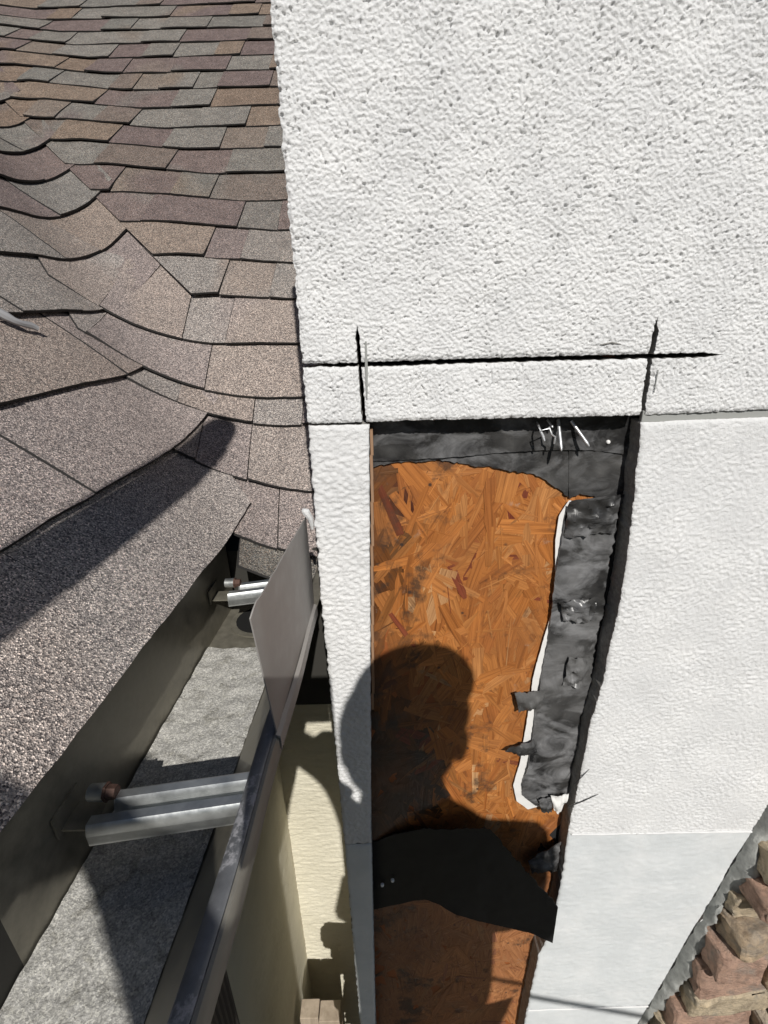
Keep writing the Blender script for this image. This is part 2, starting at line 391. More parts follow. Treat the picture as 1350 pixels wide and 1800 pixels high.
# left slope: courses running to the wall, bending up through the valley
EB = 0.148
ends = [-0.03, 0.045, 0.13, 0.15, 0.19, 0.17, 0.15] + [0.13] * 20
for k in range(0, 18):
    t0 = EB * k; t1 = t0 + EB + 0.045
    nend = ends[k]
    sv = s_at_n('B', nend, t0)
    x = sv; cuts = []; first = True; smin = -0.55 + 0.1 * k if k < 4 else -0.2
    while x > smin:
        w = rng.uniform(0.14, 0.30) if not first else rng.uniform(0.17, 0.30); first = False
        if len(cuts) == 0 and k < 2: w = sv + 0.068 if k == 0 else sv - 0.066
        cuts.append((x - w, x)); x -= w
    high = k % 2 == 0
    for ci, (a, b) in enumerate(cuts):
        sid += 1; high = not high
        s1 = (lambda t, ne=nend: s_at_n('B', ne, t)) if ci == 0 else (lambda t, b=b: b)
        lf = 0.003 if high else 0.0
        gap = 0.0022
        shingle('B', lambda t, a=a: a + gap, s1, t0, t1, 0.0120 + lf, 0.0012 + lf * 0.4, thick=0.0055, flat=k < 5, ns=max(8, int((b - a) / 0.018)), nt=5, seed=sid + 300, idx=min(9, 1 + 2 * k),
                weathered=max(0.0, 1.0 - 0.16 * k))
# starter strip showing under the lowest corner, and roof deck below everything
shingle('B', lambda t: 0.20, lambda t: 0.32, -0.022, 0.09, 0.0005, -0.001, seed=901, weathered=0.7).name = 'starter_strip'
shingle('A', lambda t: -0.235, lambda t: -0.085, -0.395, -0.25, 0.0005, -0.001, seed=902).name = 'starter_strip'
def deck():
    V, Fc = [], []
    for fr, s0, s1, t0, t1, nlim in (('A', -2.4, -0.02, -0.33, 3.6, -0.0), ('B', -0.6, 3.2, 0.012, 2.0, 0.0)):
        ns, nt = 30, 30; b0 = len(V)
        for j in range(nt + 1):
            for i in range(ns + 1):
                t = t0 + (t1 - t0) * j / nt; s = s0 + (s1 - s0) * i / ns
                sl = s_at_n(fr, nlim, t)
                s = max(s, sl) if fr == 'A' else min(s, sl)
                P, N, n = surf(fr, s, t); V.append(P - N * 0.006)
        for j in range(nt):
            for i in range(ns):
                a = b0 + j * (ns + 1) + i; Fc.append((a, a + 1, a + ns + 2, a + ns + 1))
    return mesh_obj('roof_deck', V, Fc, M_BLACK, roof)
deck()
# smear of grey sealant on a left-hand course
def smear():
    bm = bmesh.new(); pts = []
    for px, py in [(-14, 556), (5, 566), (20, 574), (34, 579), (50, 582), (63, 588)]:
        d = ray(px, py); t_ = (OB - Vector((0, 0, 0))).dot(nB) / d.dot(nB); pts.append(d * (t_ * 0.955) + nB * 0.010)
    add_tube(bm, pts, [0.006, 0.0065, 0.005, 0.0045, 0.005, 0.0035], 8)
    return bm_obj('sealant_smear', bm, M_SEAL, roof, True)
smear()

# ------------------------------------------------------------------ stucco wall with the cut opening
WY, TH = 0.50, 0.032
OSBY = WY + TH
wall = thing('stucco_wall', 'white stucco wall with a rectangular opening sawn down to orange sheathing', 'wall')
def H(x, z):
    x = np.asarray(x); z = np.asarray(z)
    # region weights: coarse dash above, finer roller texture lower down, smooth band below the score
    coarse = sstep(-0.16, -0.06, z)
    low_l = (1 - coarse) * sstep(0.1, 0.0, x)
    fine = (1 - coarse) * (1 - low_l)
    n1 = fbm(x / 0.0033, z / 0.0031, 2, 1, 0.55)
    blob = sstep(-0.35, 0.45, n1)
    pit = sstep(0.42, 0.60, perlin(x / 0.0034 + 9, z / 0.0034, 7))
    hc = 0.00100 * blob - 0.0025 * pit * sstep(-0.55, 0.25, fbm(x / 0.03, z / 0.03, 2, 17)) + 0.0006 * fbm(x / 0.018, z / 0.018, 2, 15)
    n2 = fbm(x / 0.0062 + 3, z / 0.0044, 3, 21, 0.5)
    hl = 0.0016 * sstep(-0.5, 0.6, n2) - 0.0007 * sstep(0.4, 0.7, fbm(x / 0.006, z / 0.006, 2, 5))
    hf = 0.0017 * sstep(-0.6, 0.7, fbm(x / 0.0042 + 31, z / 0.0036, 3, 33, 0.6)) * (0.8 + 0.5 * fbm(x / 0.06, z / 0.06, 2, 35))
    big = 0.0016 * fbm(x / 0.11, z / 0.11, 2, 41)
    return coarse * hc + low_l * hl + fine * hf + big
def Hs(x, z):
    return 0.0005 * fbm(x / 0.011, z / 0.007, 3, 51) + 0.0014 * fbm(x / 0.12, z / 0.12, 2, 41) + 0.0004 * sstep(0.35, 0.7, fbm(x / 0.02, z / 0.013, 3, 61))
def lin(*p):
    xs = np.array([a for a, b in p]); ys = np.array([b for a, b in p])
    if xs[0] > xs[-1]: xs, ys = xs[::-1], ys[::-1]
    return lambda q: np.interp(q, xs, ys)
def rag(f, amp, sc_, seed): return lambda q: f(q) + amp * fbm(np.asarray(q) / sc_, np.full(np.shape(q), seed * 1.37), 3, seed, 0.6)
def const(v): return lambda q: np.full(np.shape(q), v)
def spaced(a, b, fine, coarse, lo, hi):
    n = 4000; q = np.linspace(a, b, n); d = np.where((q > lo) & (q < hi), 1 / fine, 1 / coarse)
    c = np.concatenate([[0], np.cumsum((d[1:] + d[:-1]) / 2 * np.diff(q))]); k = int(math.ceil(c[-1]))
    return (np.interp(np.linspace(0, c[-1], k + 1), c, q) - a) / (b - a)
def patch(L, Rr, B, T, un, vn, hf=H, chip=(1, 1, 1, 1), depth=TH, seam=None):
    """grid between four edge curves; returns verts, faces, material index (0 face, 1 cut edge)"""
    U, Vv = np.meshgrid(un, vn)
    zm = lambda x: B(x) + (T(x) - B(x)) * Vv
    xm = L(np.zeros_like(U) + 0) * 0
    z = np.full_like(U, 0.0); x = np.full_like(U, 0.0)
    zb0, zt0 = float(np.mean(B(np.array([0.0, 0.1])))), float(np.mean(T(np.array([0.0, 0.1]))))
    z = zb0 + (zt0 - zb0) * Vv
    for _ in range(4):
        l, r = L(z), Rr(z); x = l + (r - l) * U; z = zm(x)
    h = hf(x, z)
    for side, c in enumerate(chip):
        if not c: continue
        d = (x - L(z), Rr(z) - x, z - B(x), T(x) - z)[side]
        h = h - 0.0016 * c * np.exp(-(d / 0.0022) ** 2)
    nv, nu = x.shape
    V = np.stack([x.ravel(), (WY - h).ravel(), z.ravel()], 1)
    idx = np.arange(nv * nu).reshape(nv, nu)
    F = np.stack([idx[:-1, :-1], idx[:-1, 1:], idx[1:, 1:], idx[1:, :-1]], -1).reshape(-1, 4)
    ring = np.concatenate([idx[0, :-1], idx[:-1, -1], idx[-1, :0:-1], idx[:0:-1, 0]])
    sk = V[ring].copy(); sk2 = V[ring].copy(); sk[:, 1] = WY + depth * 0.45 + npr.normal(0, 0.0007, len(ring)); sk2[:, 1] = WY + depth
    n0 = len(V); m_ = len(ring); nx = np.roll(np.arange(m_), -1)
    S = np.stack([ring, n0 + np.arange(m_), n0 + nx, ring[nx]], 1); S2 = np.stack([n0 + np.arange(m_), n0 + m_ + np.arange(m_), n0 + m_ + nx, n0 + nx], 1)
    if seam is not None:                     # no cut faces where the coat runs on unbroken
        on = seam(V[ring][:, 0], V[ring][:, 2]); keep = ~(on & on[nx]); S, S2 = S[keep], S2[keep]
    return np.concatenate([V, sk, sk2]), np.concatenate([F, S, S2]), np.concatenate([np.zeros(len(F), int), np.ones(len(S) + len(S2), int)])
def join(ps):
    V, F, I, n = [], [], [], 0
    for v, f, i in ps: V.append(v); F.append(f + n); I.append(i); n += len(v)
    return np.concatenate(V), np.concatenate(F), np.concatenate(I)
def stucco_part(name, ps, m0=None, weld=False):
    V, F, I = join(ps)
    if weld:
        _, first, inv = np.unique(np.round(V / 2e-6).astype(np.int64), axis=0, return_index=True, return_inverse=True); V = V[first]; F = inv.reshape(-1)[F]
    me = bpy.data.meshes.new(name)
    me.vertices.add(len(V)); me.vertices.foreach_set('co', V.ravel())
    me.loops.add(len(F) * 4); me.polygons.add(len(F))
    me.loops.foreach_set('vertex_index', F.ravel().astype(np.int32))
    me.polygons.foreach_set('loop_start', np.arange(0, len(F) * 4, 4, dtype=np.int32))
    me.polygons.foreach_set('use_smooth', I == 0)
    me.materials.append(m0 or M_STUCCO); me.materials.append(M_CUT)
    me.polygons.foreach_set('material_index', I.astype(np.int32))
    me.update(calc_edges=True); me.validate()
    return link(bpy.data.objects.new(name, me), wall)
ZT, ZB, XR = 0.62, GROUND, 1.05
edgeL = rag(lin((0.75, -0.081), (0.23, -0.0790), (-0.1, -0.0765), (-0.3, -0.078), (-0.6, -0.0742), (-1.3, -0.0715), (GROUND, -0.0715)), 0.0016, 0.012, 3)
cLc = lin((0.75, -0.0213), (-0.004, -0.0213), (-0.048, -0.0200), (-0.1, -0.0182), (-1, -0.0182))
cRc = lin((0.75, 0.2665), (-0.006, 0.2680), (-0.048, 0.2690), (-0.104, 0.2715), (-1, 0.2715))
def taper(z, top): return sstep(top, top - 0.014, np.asarray(z))
wL = lambda z: 0.0021 * taper(z, -0.003)
wR = lambda z: 0.0024 * taper(z, -0.004)
jg = lambda seed, amp=0.0010: (lambda q: amp * fbm(np.asarray(q) / 0.007, np.full(np.shape(q), seed * 2.2), 2, seed))
j1, j2, j3, j4, j5, j6, j7, j8 = [jg(k) for k in (71, 72, 73, 74, 75, 76, 77, 78)]
cLl = lambda z: cLc(z) - wL(z) + j1(z) * taper(z, -0.003); cLr = lambda z: cLc(z) + wL(z) + j2(z) * taper(z, -0.003)
cRl = lambda z: cRc(z) - wR(z) + j3(z) * taper(z, -0.004); cRr = lambda z: cRc(z) + wR(z) + j4(z) * taper(z, -0.004)
cHc = lin((-0.2, -0.0385), (-0.02, -0.0412), (0.07, -0.0405), (0.19, -0.0402), (0.34, -0.0405), (2, -0.0405))
wH = lambda x: 0.0023 * sstep(0.342, 0.318, np.asarray(x)) * (1 - 0.35 * np.exp(-((np.asarray(x) + 0.05) / 0.02) ** 2))
cHt = lambda x: cHc(x) + wH(x) + j5(x) * sstep(0.34, 0.32, np.asarray(x)); cHb = lambda x: cHc(x) - wH(x) + j6(x) * sstep(0.34, 0.32, np.asarray(x))
joinT = rag(lin((-0.1, -0.0985), (0.0, -0.0985), (0.05, -0.0978), (0.27, -0.0990), (0.4, -0.0962), (2, -0.0962)), 0.0007, 0.010, 81)
joinB_l = rag(const(-0.1008), 0.0005, 0.01, 82); joinB_r = rag(lin((0.2, -0.1062), (0.27, -0.1062), (0.4, -0.1040), (2, -0.1040)), 0.0006, 0.02, 83)
holeL = rag(lin((0, -0.0125), (-0.1, -0.0130), (-0.35, -0.0205), (-0.70, -0.0316), (-0.75, -0.0325), (-1.26, -0.0420), (GROUND, -0.05)), 0.0007, 0.02, 84)
holeR = rag(lin((0, 0.2725), (-0.104, 0.2715), (-0.187, 0.2765), (-0.264, 0.2815), (-0.342, 0.2815), (-0.446, 0.279), (-0.523, 0.2715), (-0.631, 0.271), (-0.726, 0.2675),
                (-0.861, 0.270), (-0.982, 0.267), (-1.05, 0.252), (-1.26, 0.245), (GROUND, 0.24)), 0.0012, 0.013, 85)
topc, rgt = const(ZT), const(XR)
vT = spaced(-0.0405, ZT, 0.00078, 0.0024, -1, 0.25)
uA_ = spaced(-0.079, -0.02, 0.00078, 0.00078, -9, 9); uB_ = spaced(-0.02, 0.268, 0.00078, 0.00078, -9, 9)
uC_ = spaced(0.268, XR, 0.00078, 0.0024, -9, 0.41); uC2 = uC_; v2 = spaced(-0.099, -0.0405, 0.0010, 0.0010, -9, 9)
SM = lambda x, z: ((z > -0.0028) & (x > -0.06)) | ((x > 0.3425) & (z < -0.02) & (z > -0.06))
stucco_part('stucco_face', [patch(edgeL, cLl, cHt, topc, uA_, vT, chip=(1, 0, 1, 0), seam=SM), patch(cLr, cRl, cHt, topc, uB_, vT, chip=(0, 0, 1, 0), seam=SM),
                            patch(cRr, rgt, cHt, topc, uC_, vT, chip=(0, 0, 0, 0), seam=SM), patch(cRr, rgt, joinT, cHb, uC2, v2, chip=(1, 0, 1, 0), seam=SM)], weld=True)
stucco_part('sawn_strip', [patch(cLr, cRl, joinT, cHb, uB_, v2)])
stucco_part('sawn_corner_block', [patch(edgeL, cLl, joinT, cHb, uA_, v2)])
crack = rag(lin((-0.1, -0.7445), (-0.05, -0.7455), (0, -0.7445)), 0.0006, 0.01, 86)
crackT = lambda x: crack(x) + 0.0009 + 0.0016 * sstep(-0.066, -0.055, np.asarray(x))
bot = const(GROUND)
stucco_part('corner_strip', [patch(edgeL, holeL, crackT, joinB_l, spaced(-0.076, -0.02, 0.0016, 0.0016, -9, 9), spaced(-0.745, -0.1, 0.0014, 0.0014, -9, 9))])
stucco_part('lower_corner_strip', [patch(edgeL, holeL, bot, crack, spaced(-0.076, -0.03, 0.0022, 0.0022, -9, 9), spaced(GROUND, -0.745, 0.003, 0.03, -1.4, 9), hf=Hs)], M_SMOOTH)
score = rag(lin((0.2, -0.7345), (0.27, -0.7345), (0.54, -0.738), (2, -0.745)), 0.0008, 0.03, 87)
score2 = rag(lin((0.2, -1.222), (0.5, -1.218), (2, -1.21)), 0.0006, 0.03, 88)
uP = spaced(0.27, XR, 0.0015, 0.003, -9, 0.62)
stucco_part('stucco_panel', [patch(holeR, rgt, score, joinB_r, uP, spaced(-0.737, -0.105, 0.0015, 0.0015, -9, 9), chip=(1, 0, 0, 1))])
stucco_part('smooth_panel', [patch(holeR, rgt, score2, score, spaced(0.27, XR, 0.003, 0.02, -9, 0.66), spaced(-1.22, -0.737, 0.003, 0.003, -9, 9), hf=Hs, chip=(1, 0, 0.5, 0))], M_SMOOTH)
stucco_part('smooth_panel', [patch(holeR, rgt, bot, score2, spaced(0.25, XR, 0.004, 0.02, -9, 0.6), spaced(GROUND, -1.22, 0.004, 0.03, -1.4, 9), hf=Hs, chip=(1, 0, 0, 0.5))], M_SMOOTH)
# paint ridge left along the two score lines
for nm, fn in (('paint_ridge', score), ('paint_ridge', score2)):
    bm = bmesh.new(); xs = np.arange(0.272 if fn is score else 0.248, 0.75, 0.004)
    pts = [(x, WY - 0.0006, float(fn(np.array([x]))[0]) + 0.0004 * math.sin(x * 90)) for x in xs]
    add_tube(bm, pts, [0.0016 + 0.0006 * float(perlin(x * 40, 3.3)) for x in xs], 6); bm_obj(nm, bm, M_STUCCO, wall, True)
# casing bead in the open joint
bm = bmesh.new(); add_box(bm, (0.66, WY + 0.006, -0.1008), (0.776, 0.006, 0.0125), bev=0.001); bm_obj('casing_bead', bm, M_CAULK, wall)
# sheathing, studs side, backing
bm = bmesh.new(); add_box(bm, (0.50, OSBY + 0.0062, (ZT + GROUND) / 2), (1.08, 0.011, ZT - GROUND - 0.02)); add_box(bm, (-0.0125, OSBY + 0.0062, (ZT + GROUND) / 2), (0.09, 0.011, ZT - GROUND - 0.02)); 
sheath = bm_obj('wall_backing', bm, M_BLACK, wall)
bm = bmesh.new(); add_box(bm, (-0.0565, 0.92, (ZT + GROUND) / 2), (0.02, 0.77, ZT - GROUND - 0.03)); bm_obj('return_wall', bm, M_STUCCO, wall)
bm = bmesh.new(); pts = []
for k in range(14):
    z = -0.108 - 0.35 * k / 13; add_box(bm, (float(holeL(np.array([z]))[0]) + 0.0022, WY + 0.014, z - 0.0135), (0.003, 0.020, 0.0268), bev=0.0)
bm_obj('lath_edge', bm, M_WOODEDGE, wall)
# oriented strand board
bm = bmesh.new(); add_box(bm, (0.112, OSBY - 0.0010, -0.85), (0.33, 0.0015, 1.50)); board = bm_obj('strand_board', bm, mat('board_base', (0.28, 0.085, 0.022), 0.6), wall)
def strands():
    V, Fc, C, UVs = [], [], [], []
    pal = [(0.47, 0.180, 0.046), (0.46, 0.170, 0.042), (0.44, 0.158, 0.038), (0.48, 0.190, 0.052), (0.40, 0.138, 0.034), (0.47, 0.182, 0.050), (0.50, 0.215, 0.068), (0.42, 0.148, 0.034)]
    special = [(0.52, 0.27, 0.115), (0.19, 0.042, 0.020), (0.23, 0.058, 0.026), (0.54, 0.30, 0.14)]
    layers = [(520, 0.09, 0.17, 0.018, 0.040), (620, 0.06, 0.12, 0.010, 0.026), (330, 0.03, 0.07, 0.004, 0.012), (170, 0.02, 0.08, 0.0010, 0.0026)]
    N = sum(l[0] for l in layers); k = 0
    for cnt, l0, l1, w0, w1 in layers:
        for _ in range(cnt):
            k += 1
            cx, cz = rng.uniform(-0.05, 0.272), rng.uniform(-1.55, -0.10)
            L, w = rng.uniform(l0, l1), rng.uniform(w0, w1)
            ang = rng.gauss(math.radians(84), 0.42) if rng.random() < 0.55 else rng.uniform(0, math.pi)
            dy = OSBY - 0.0018 - 0.0010 * k / N - rng.uniform(0, 0.0003)
            ca, sa = math.cos(ang), math.sin(ang)
            tilt, tilt2 = rng.gauss(0, 0.006), rng.gauss(0, 0.02)
            if rng.random() < 0.03: tilt2 = rng.gauss(0, 0.06)
            top = []; nseg = 5
            for e in range(nseg + 1):
                f = e / nseg - 0.5; top.append((f * L + rng.uniform(-.02, .02) * L, w / 2 * (rng.uniform(0.75, 1.05) if 0 < e < nseg else rng.uniform(0.35, 0.95))))
            botm = [(f * 1.0, -hw * rng.uniform(0.75, 1.1)) for f, hw in top][::-1]
            poly = top + botm
            if any(not -0.05 < cx + u * ca - v * sa < 0.277 for u, v in poly): continue
            b0 = len(V)
            for u, v in poly:
                V.append((cx + u * ca - v * sa, dy + u * tilt + v * tilt2, cz + u * sa + v * ca))
            Fc.append(tuple(range(b0, b0 + len(poly))))
            c = rng.choice(pal) if rng.random() > 0.06 else rng.choice(special)
            j = rng.uniform(0.84, 1.08)
            rot = float(sstep(0.115, 0.02, np.array(cx + 0.02 * math.sin(cz * 31)))) * float(sstep(-0.42, -0.56, np.array(cz))) * (0.75 if cz < -0.95 else 1.0)   # black rot beside the stud, widened to paint the person's shadow deeper
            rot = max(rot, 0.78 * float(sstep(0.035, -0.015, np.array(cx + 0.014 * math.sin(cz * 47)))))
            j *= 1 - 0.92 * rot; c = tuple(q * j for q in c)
            if cz < -0.72: gq = min(1.0, (-0.72 - cz) / 0.15); c = tuple(a * (1 - gq * .55) + b * gq * .55 for a, b in zip(c, (0.33, 0.16, 0.085)))   # drier, greyer sheet below the seam, darkened to deepen its shade
            o1, o2 = rng.random() * 7, rng.random() * 7
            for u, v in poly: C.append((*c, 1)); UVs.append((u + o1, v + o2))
    me = bpy.data.meshes.new('wood_strands'); me.from_pydata(V, [], Fc); me.materials.append(M_STRAND)
    ca_ = me.color_attributes.new('Col', 'FLOAT_COLOR', 'CORNER'); uvl = me.uv_layers.new(name='UVMap')
    li = np.empty(len(me.loops), dtype=np.int32); me.loops.foreach_get('vertex_index', li)
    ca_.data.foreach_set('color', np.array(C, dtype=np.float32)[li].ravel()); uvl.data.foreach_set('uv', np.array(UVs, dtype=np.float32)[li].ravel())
    # face towards the room
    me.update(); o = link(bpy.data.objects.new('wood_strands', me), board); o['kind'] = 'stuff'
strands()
# membranes
def pl(pts, Y): return [onY(px, py, Y) if not callable(Y) else onY(px, py, Y(px, py)) for px, py in pts]
def resamp(P, n):
    P = [Vector(p) for p in P]; d = [0]
    for a, b in zip(P[:-1], P[1:]): d.append(d[-1] + (b - a).length)
    q = np.linspace(0, d[-1], n); A = np.array([tuple(p) for p in P])
    return np.stack([np.interp(q, d, A[:, i]) for i in range(3)], 1)
def sheet(name, PA, PB, nu, nv, material, parent, wr=0.0015, wsc=0.03, thick=0.0014, seed=0, tear=(0, 0), bulge=None, resample=True):
    A = resamp(PA, nu + 1) if resample else np.array([tuple(p) for p in PA]); Bq = resamp(PB, nu + 1) if resample else np.array([tuple(p) for p in PB])
    nu = len(A) - 1
    f = np.linspace(0, 1, nv + 1)[:, None, None]; G = A[None] * (1 - f) + Bq[None] * f
    x, z = G[..., 0], G[..., 2]
    d = wr * (fbm(x / wsc + seed, z / wsc, 4, seed + 200, 0.55) + 0.7 * np.abs(fbm(x / wsc * 1.4 + seed, z / wsc * 0.7, 2, seed + 210)))
    G[..., 1] -= d
    if bulge is not None: G[..., 1] -= bulge(np.linspace(0, 1, nu + 1)[None, :], np.linspace(0, 1, nv + 1)[:, None])
    for e, amp in ((0, tear[0]), (-1, tear[1])):
        if amp: G[e, :, 2] += amp * fbm(x[e] / 0.006, np.full(nu + 1, seed + 0.3), 4, seed + 220, 0.65); G[e, :, 0] += amp * 0.7 * fbm(z[e] / 0.006, np.full(nu + 1, seed + 5.3), 4, seed + 230, 0.65)
    n = (nu + 1) * (nv + 1); V = G.reshape(-1, 3); V2 = V.copy(); V2[:, 1] += thick; W = nu + 1
    F = []
    for j in range(nv):
        for i in range(nu):
            a = j * W + i; F.append((a, a + W, a + W + 1, a + 1)); F.append((n + a, n + a + 1, n + a + W + 1, n + a + W))
    for i in range(nu):
        F.append((i, i + 1, n + i + 1, n + i)); a = nv * W + i; F.append((a, n + a, n + a + 1, a + 1))
    for j in range(nv):
        a = j * W; F.append((a, n + a, n + a + W, a + W)); a += nu; F.append((a, a + W, n + a + W, n + a))
    o = mesh_obj(name, np.concatenate([V, V2]), F, material, parent, True)
    o.data.set_sharp_from_angle(angle=math.radians(50)); return o
YM = 0.5265
band_low = [(646, 824), (664, 819), (690, 813), (720, 811), (745, 812), (770, 808), (790, 812), (815, 815), (840, 821), (860, 820), (900, 828), (935, 832), (952, 838), (968, 852), (985, 860), (1003, 878)]
sheet('membrane_band', pl([(645, 728), (760, 728), (860, 728), (1010, 728)], YM), pl(band_low, YM), 90, 22, M_MEMB, wall, 0.0012, 0.03, 0.0016, 1, (0, 0.0016))
sheet('membrane_band', pl([(1000, 728), (1132, 728)], YM - 0.001), pl([(1000, 876), (1020, 868), (1040, 873), (1062, 876), (1085, 870), (1122, 866)], YM - 0.001), 30, 30, M_MEMB, wall, 0.0015, 0.03, 0.0016, 2, (0, 0.0015))
sheet('membrane_lap', pl([(645, 730), (760, 730), (860, 730), (1132, 730)], YM - 0.0028), pl([(645, 812), (720, 808), (800, 803), (880, 796), (960, 791), (1040, 791), (1128, 802)], YM - 0.0026), 80, 16, M_MEMB, wall, 0.0012, 0.035, 0.0012, 3, (0, 0.0005))
sl = [(1004, 880), (994, 905), (987, 950), (976, 1010), (969, 1080), (963, 1130), (951, 1190), (944, 1230), (936, 1290), (929, 1340), (917, 1380), (918, 1400), (940, 1415)]
sr_ = [(1098, 868), (1088, 900), (1078, 950), (1069, 1000), (1061, 1060), (1050, 1120), (1037, 1200), (1026, 1260), (1014, 1320), (1004, 1370), (1000, 1395), (985, 1405)]
strip = sheet('membrane_strip', pl(sl, 0.521), pl(sr_, 0.5235), 170, 34, M_STRIP, wall, 0.0034, 0.050, 0.0014, 4, (0.0010, 0.0030))
lw = {880: 4, 905: 11, 950: 11, 985: 0, 1090: 0, 1120: 8, 1150: 13, 1190: 14, 1230: 12, 1260: 13, 1340: 15, 1385: 15, 1400: 10, 1415: 12}
ly = sorted(lw)
lin_px = []
for (px, py) in sl: lin_px.append((px - float(np.interp(py, ly, [lw[k] for k in ly])), py + (8 if py > 1395 else 0)))
sheet('release_liner', pl(lin_px, 0.5245), pl([(x + 16, y) for x, y in sl], 0.5235), 120, 3, M_LINER, strip, 0.0006, 0.02, 0.0006, 5, (0.0004, 0))
sheet('gap_shade_sheet', pl([(1040, 870), (1030, 950), (1010, 1080), (980, 1230), (950, 1400), (945, 1500)], 0.5298), pl([(1135, 870), (1130, 950), (1118, 1080), (1085, 1230), (1050, 1400), (1035, 1500)], 0.5298), 40, 4, M_BLACK, wall, 0.0004, 0.03, 0.0008, 6)  # black sheet standing in for the shade in the gap beside the strip
# torn tongues on the strip, white scraps at its foot
def scrap(name, quad, Y, material, seed, wr=0.003, b=0.006):
    a, b2, c, d = quad
    return sheet(name, pl([a, b2], Y), pl([d, c], Y), 14, 10, material, wall, wr, 0.012, 0.0012, seed, (0.0015, 0.0018), bulge=lambda u, v: b * np.sin(np.pi * u) * np.sin(np.pi * np.clip(v, 0.05, 0.95)))
scrap('torn_scrap', [(905, 1218), (962, 1212), (948, 1246), (912, 1250)], 0.518, M_MEMB, 21)
scrap('torn_scrap', [(888, 1318), (940, 1300), (944, 1322), (915, 1328)], 0.518, M_MEMB, 22)
scrap('torn_scrap', [(1000, 885), (1092, 870), (1080, 935), (992, 945)], 0.518, M_STRIP, 23, 0.005, 0.004)
scrap('torn_scrap', [(985, 1060), (1050, 1050), (1040, 1095), (990, 1090)], 0.516, M_STRIP, 24, 0.005, 0.003)
scrap('torn_scrap', [(1000, 1155), (1040, 1160), (1020, 1210), (990, 1205)], 0.516, M_STRIP, 25, 0.005, 0.003)
scrap('torn_scrap', [(928, 1512), (986, 1478), (980, 1530), (935, 1535)], 0.515, M_STRIP, 26, 0.003, 0.006)
scrap('liner_scrap', [(968, 1398), (1000, 1398), (982, 1432), (974, 1425)], 0.512, M_LINER, 27, 0.003, 0.004)
scrap('liner_scrap', [(946, 1405), (972, 1400), (970, 1428), (952, 1428)], 0.515, M_STRIP, 28, 0.003, 0.004)
# black flap hanging out across the opening
yf = lambda px, py: float(np.interp(px, [650, 700, 780, 870, 940, 985], [0.529, 0.522, 0.506, 0.492, 0.480, 0.474]))
sheet('membrane_flap', pl([(648, 1484), (672, 1474), (705, 1464), (745, 1456), (800, 1458), (850, 1456), (872, 1466), (890, 1490), (915, 1520), (945, 1555), (981, 1594)], yf),
      pl([(648, 1602), (690, 1592), (725, 1584), (750, 1582), (772, 1590), (800, 1606), (840, 1619), (890, 1630), (930, 1640), (971, 1657)], yf), 90, 34, M_FLAP, wall, 0.0011, 0.07, 0.0012, 8, (0.0035, 0.0008))
# nails, bent lath wire, cap nails
def nail(a, ya, b, yb, r=0.0019):
    bm = bmesh.new(); A, B = onY(*a, ya), onY(*b, yb); d = (B - A)
    add_tube(bm, [A, A + d * 0.86, A + d * 0.97, B], [r, r, r * 0.55, r * 0.15], 10); return bm_obj('nail', bm, M_NAIL, wall, True)
nail((981, 738), 0.522, (987, 793), 0.500); nail((1004, 740), 0.522, (1036, 785), 0.507); nail((962, 738), 0.523, (972, 752), 0.514, 0.0013)
bm = bmesh.new(); wp = [((944, 742), .52), ((948, 752), .51), ((955, 766), .505), ((957, 775), .503), ((949, 758), .505), ((966, 752), .508), ((970, 764), .506), ((976, 768), .505), ((974, 780), .506)]
add_tube(bm, [onY(*p, y) for p, y in wp], 0.0011, 7); bm_obj('lath_wire', bm, M_NAIL, wall, True)
for (px, py), Y, r in (((1069, 777), 0.523, 0.0024), ((672, 1556), 0.520, 0.003), ((690, 1548), 0.517, 0.003)):
    bm = bmesh.new(); c = onY(px, py, Y)
    add_tube(bm, [c + Vector((0, 0.002, 0)), c, c + Vector((0, -0.0012, 0.0004)), c + Vector((0, -0.002, 0.0006))], [r, r, r * 0.85, r * 0.35], 14); bm_obj('cap_nail', bm, M_LINER if r < 0.005 else M_CAULK, wall, True)

# saw scuffs and stray strands of lath wire on the face
for pts, r, mt in (([(1010, 1378), (1022, 1366), (1036, 1352)], 0.0006, M_BLACK), ([(998, 1419), (1025, 1408), (1052, 1396)], 0.0008, M_BLACK), ([(643, 600), (644, 650), (645, 700)], 0.0016, M_CAULK), ([(1157, 650), (1150, 690)], 0.0011, M_CAULK), ([(1055, 606), (1075, 602), (1092, 605)], 0.0009, M_CUT)):
    bm = bmesh.new(); add_tube(bm, [onY(px, py, WY - 0.0016) for px, py in pts], [r * 0.6] + [r] * (len(pts) - 2) + [r * 0.4], 6); bm_obj('scuff', bm, mt, wall, True)
# ------------------------------------------------------------------ cream walls behind
house = thing('cream_house_wall', 'cream stucco house wall in a narrow sunlit gap below the gutter', 'wall')
def rough_wall(name, org, du, dv, nu, nv, nrm):
    u, v = np.meshgrid(np.linspace(0, 1, nu), np.linspace(0, 1, nv)); lu, lv = Vector(du).length, Vector(dv).length
    h = 0.0016 * fbm(u * lu / 0.05, v * lv / 0.011, 3, 91) + 0.001 * fbm(u * lu / 0.012, v * lv / 0.012, 2, 92)
    P = np.array(org)[None, None] + u[..., None] * np.array(du) + v[..., None] * np.array(dv) + h[..., None] * np.array(nrm)
    idx = np.arange(nu * nv).reshape(nv, nu); F = np.stack([idx[:-1, :-1], idx[:-1, 1:], idx[1:, 1:], idx[1:, :-1]], -1).reshape(-1, 4)
    return mesh_obj(name, P.reshape(-1, 3), F.tolist(), M_CREAM, house, True)
rough_wall('back_wall', (-0.313, 1.0, GROUND), (0.26, 0, 0), (0, 0, 2.44), 90, 560, (0, -1, 0))
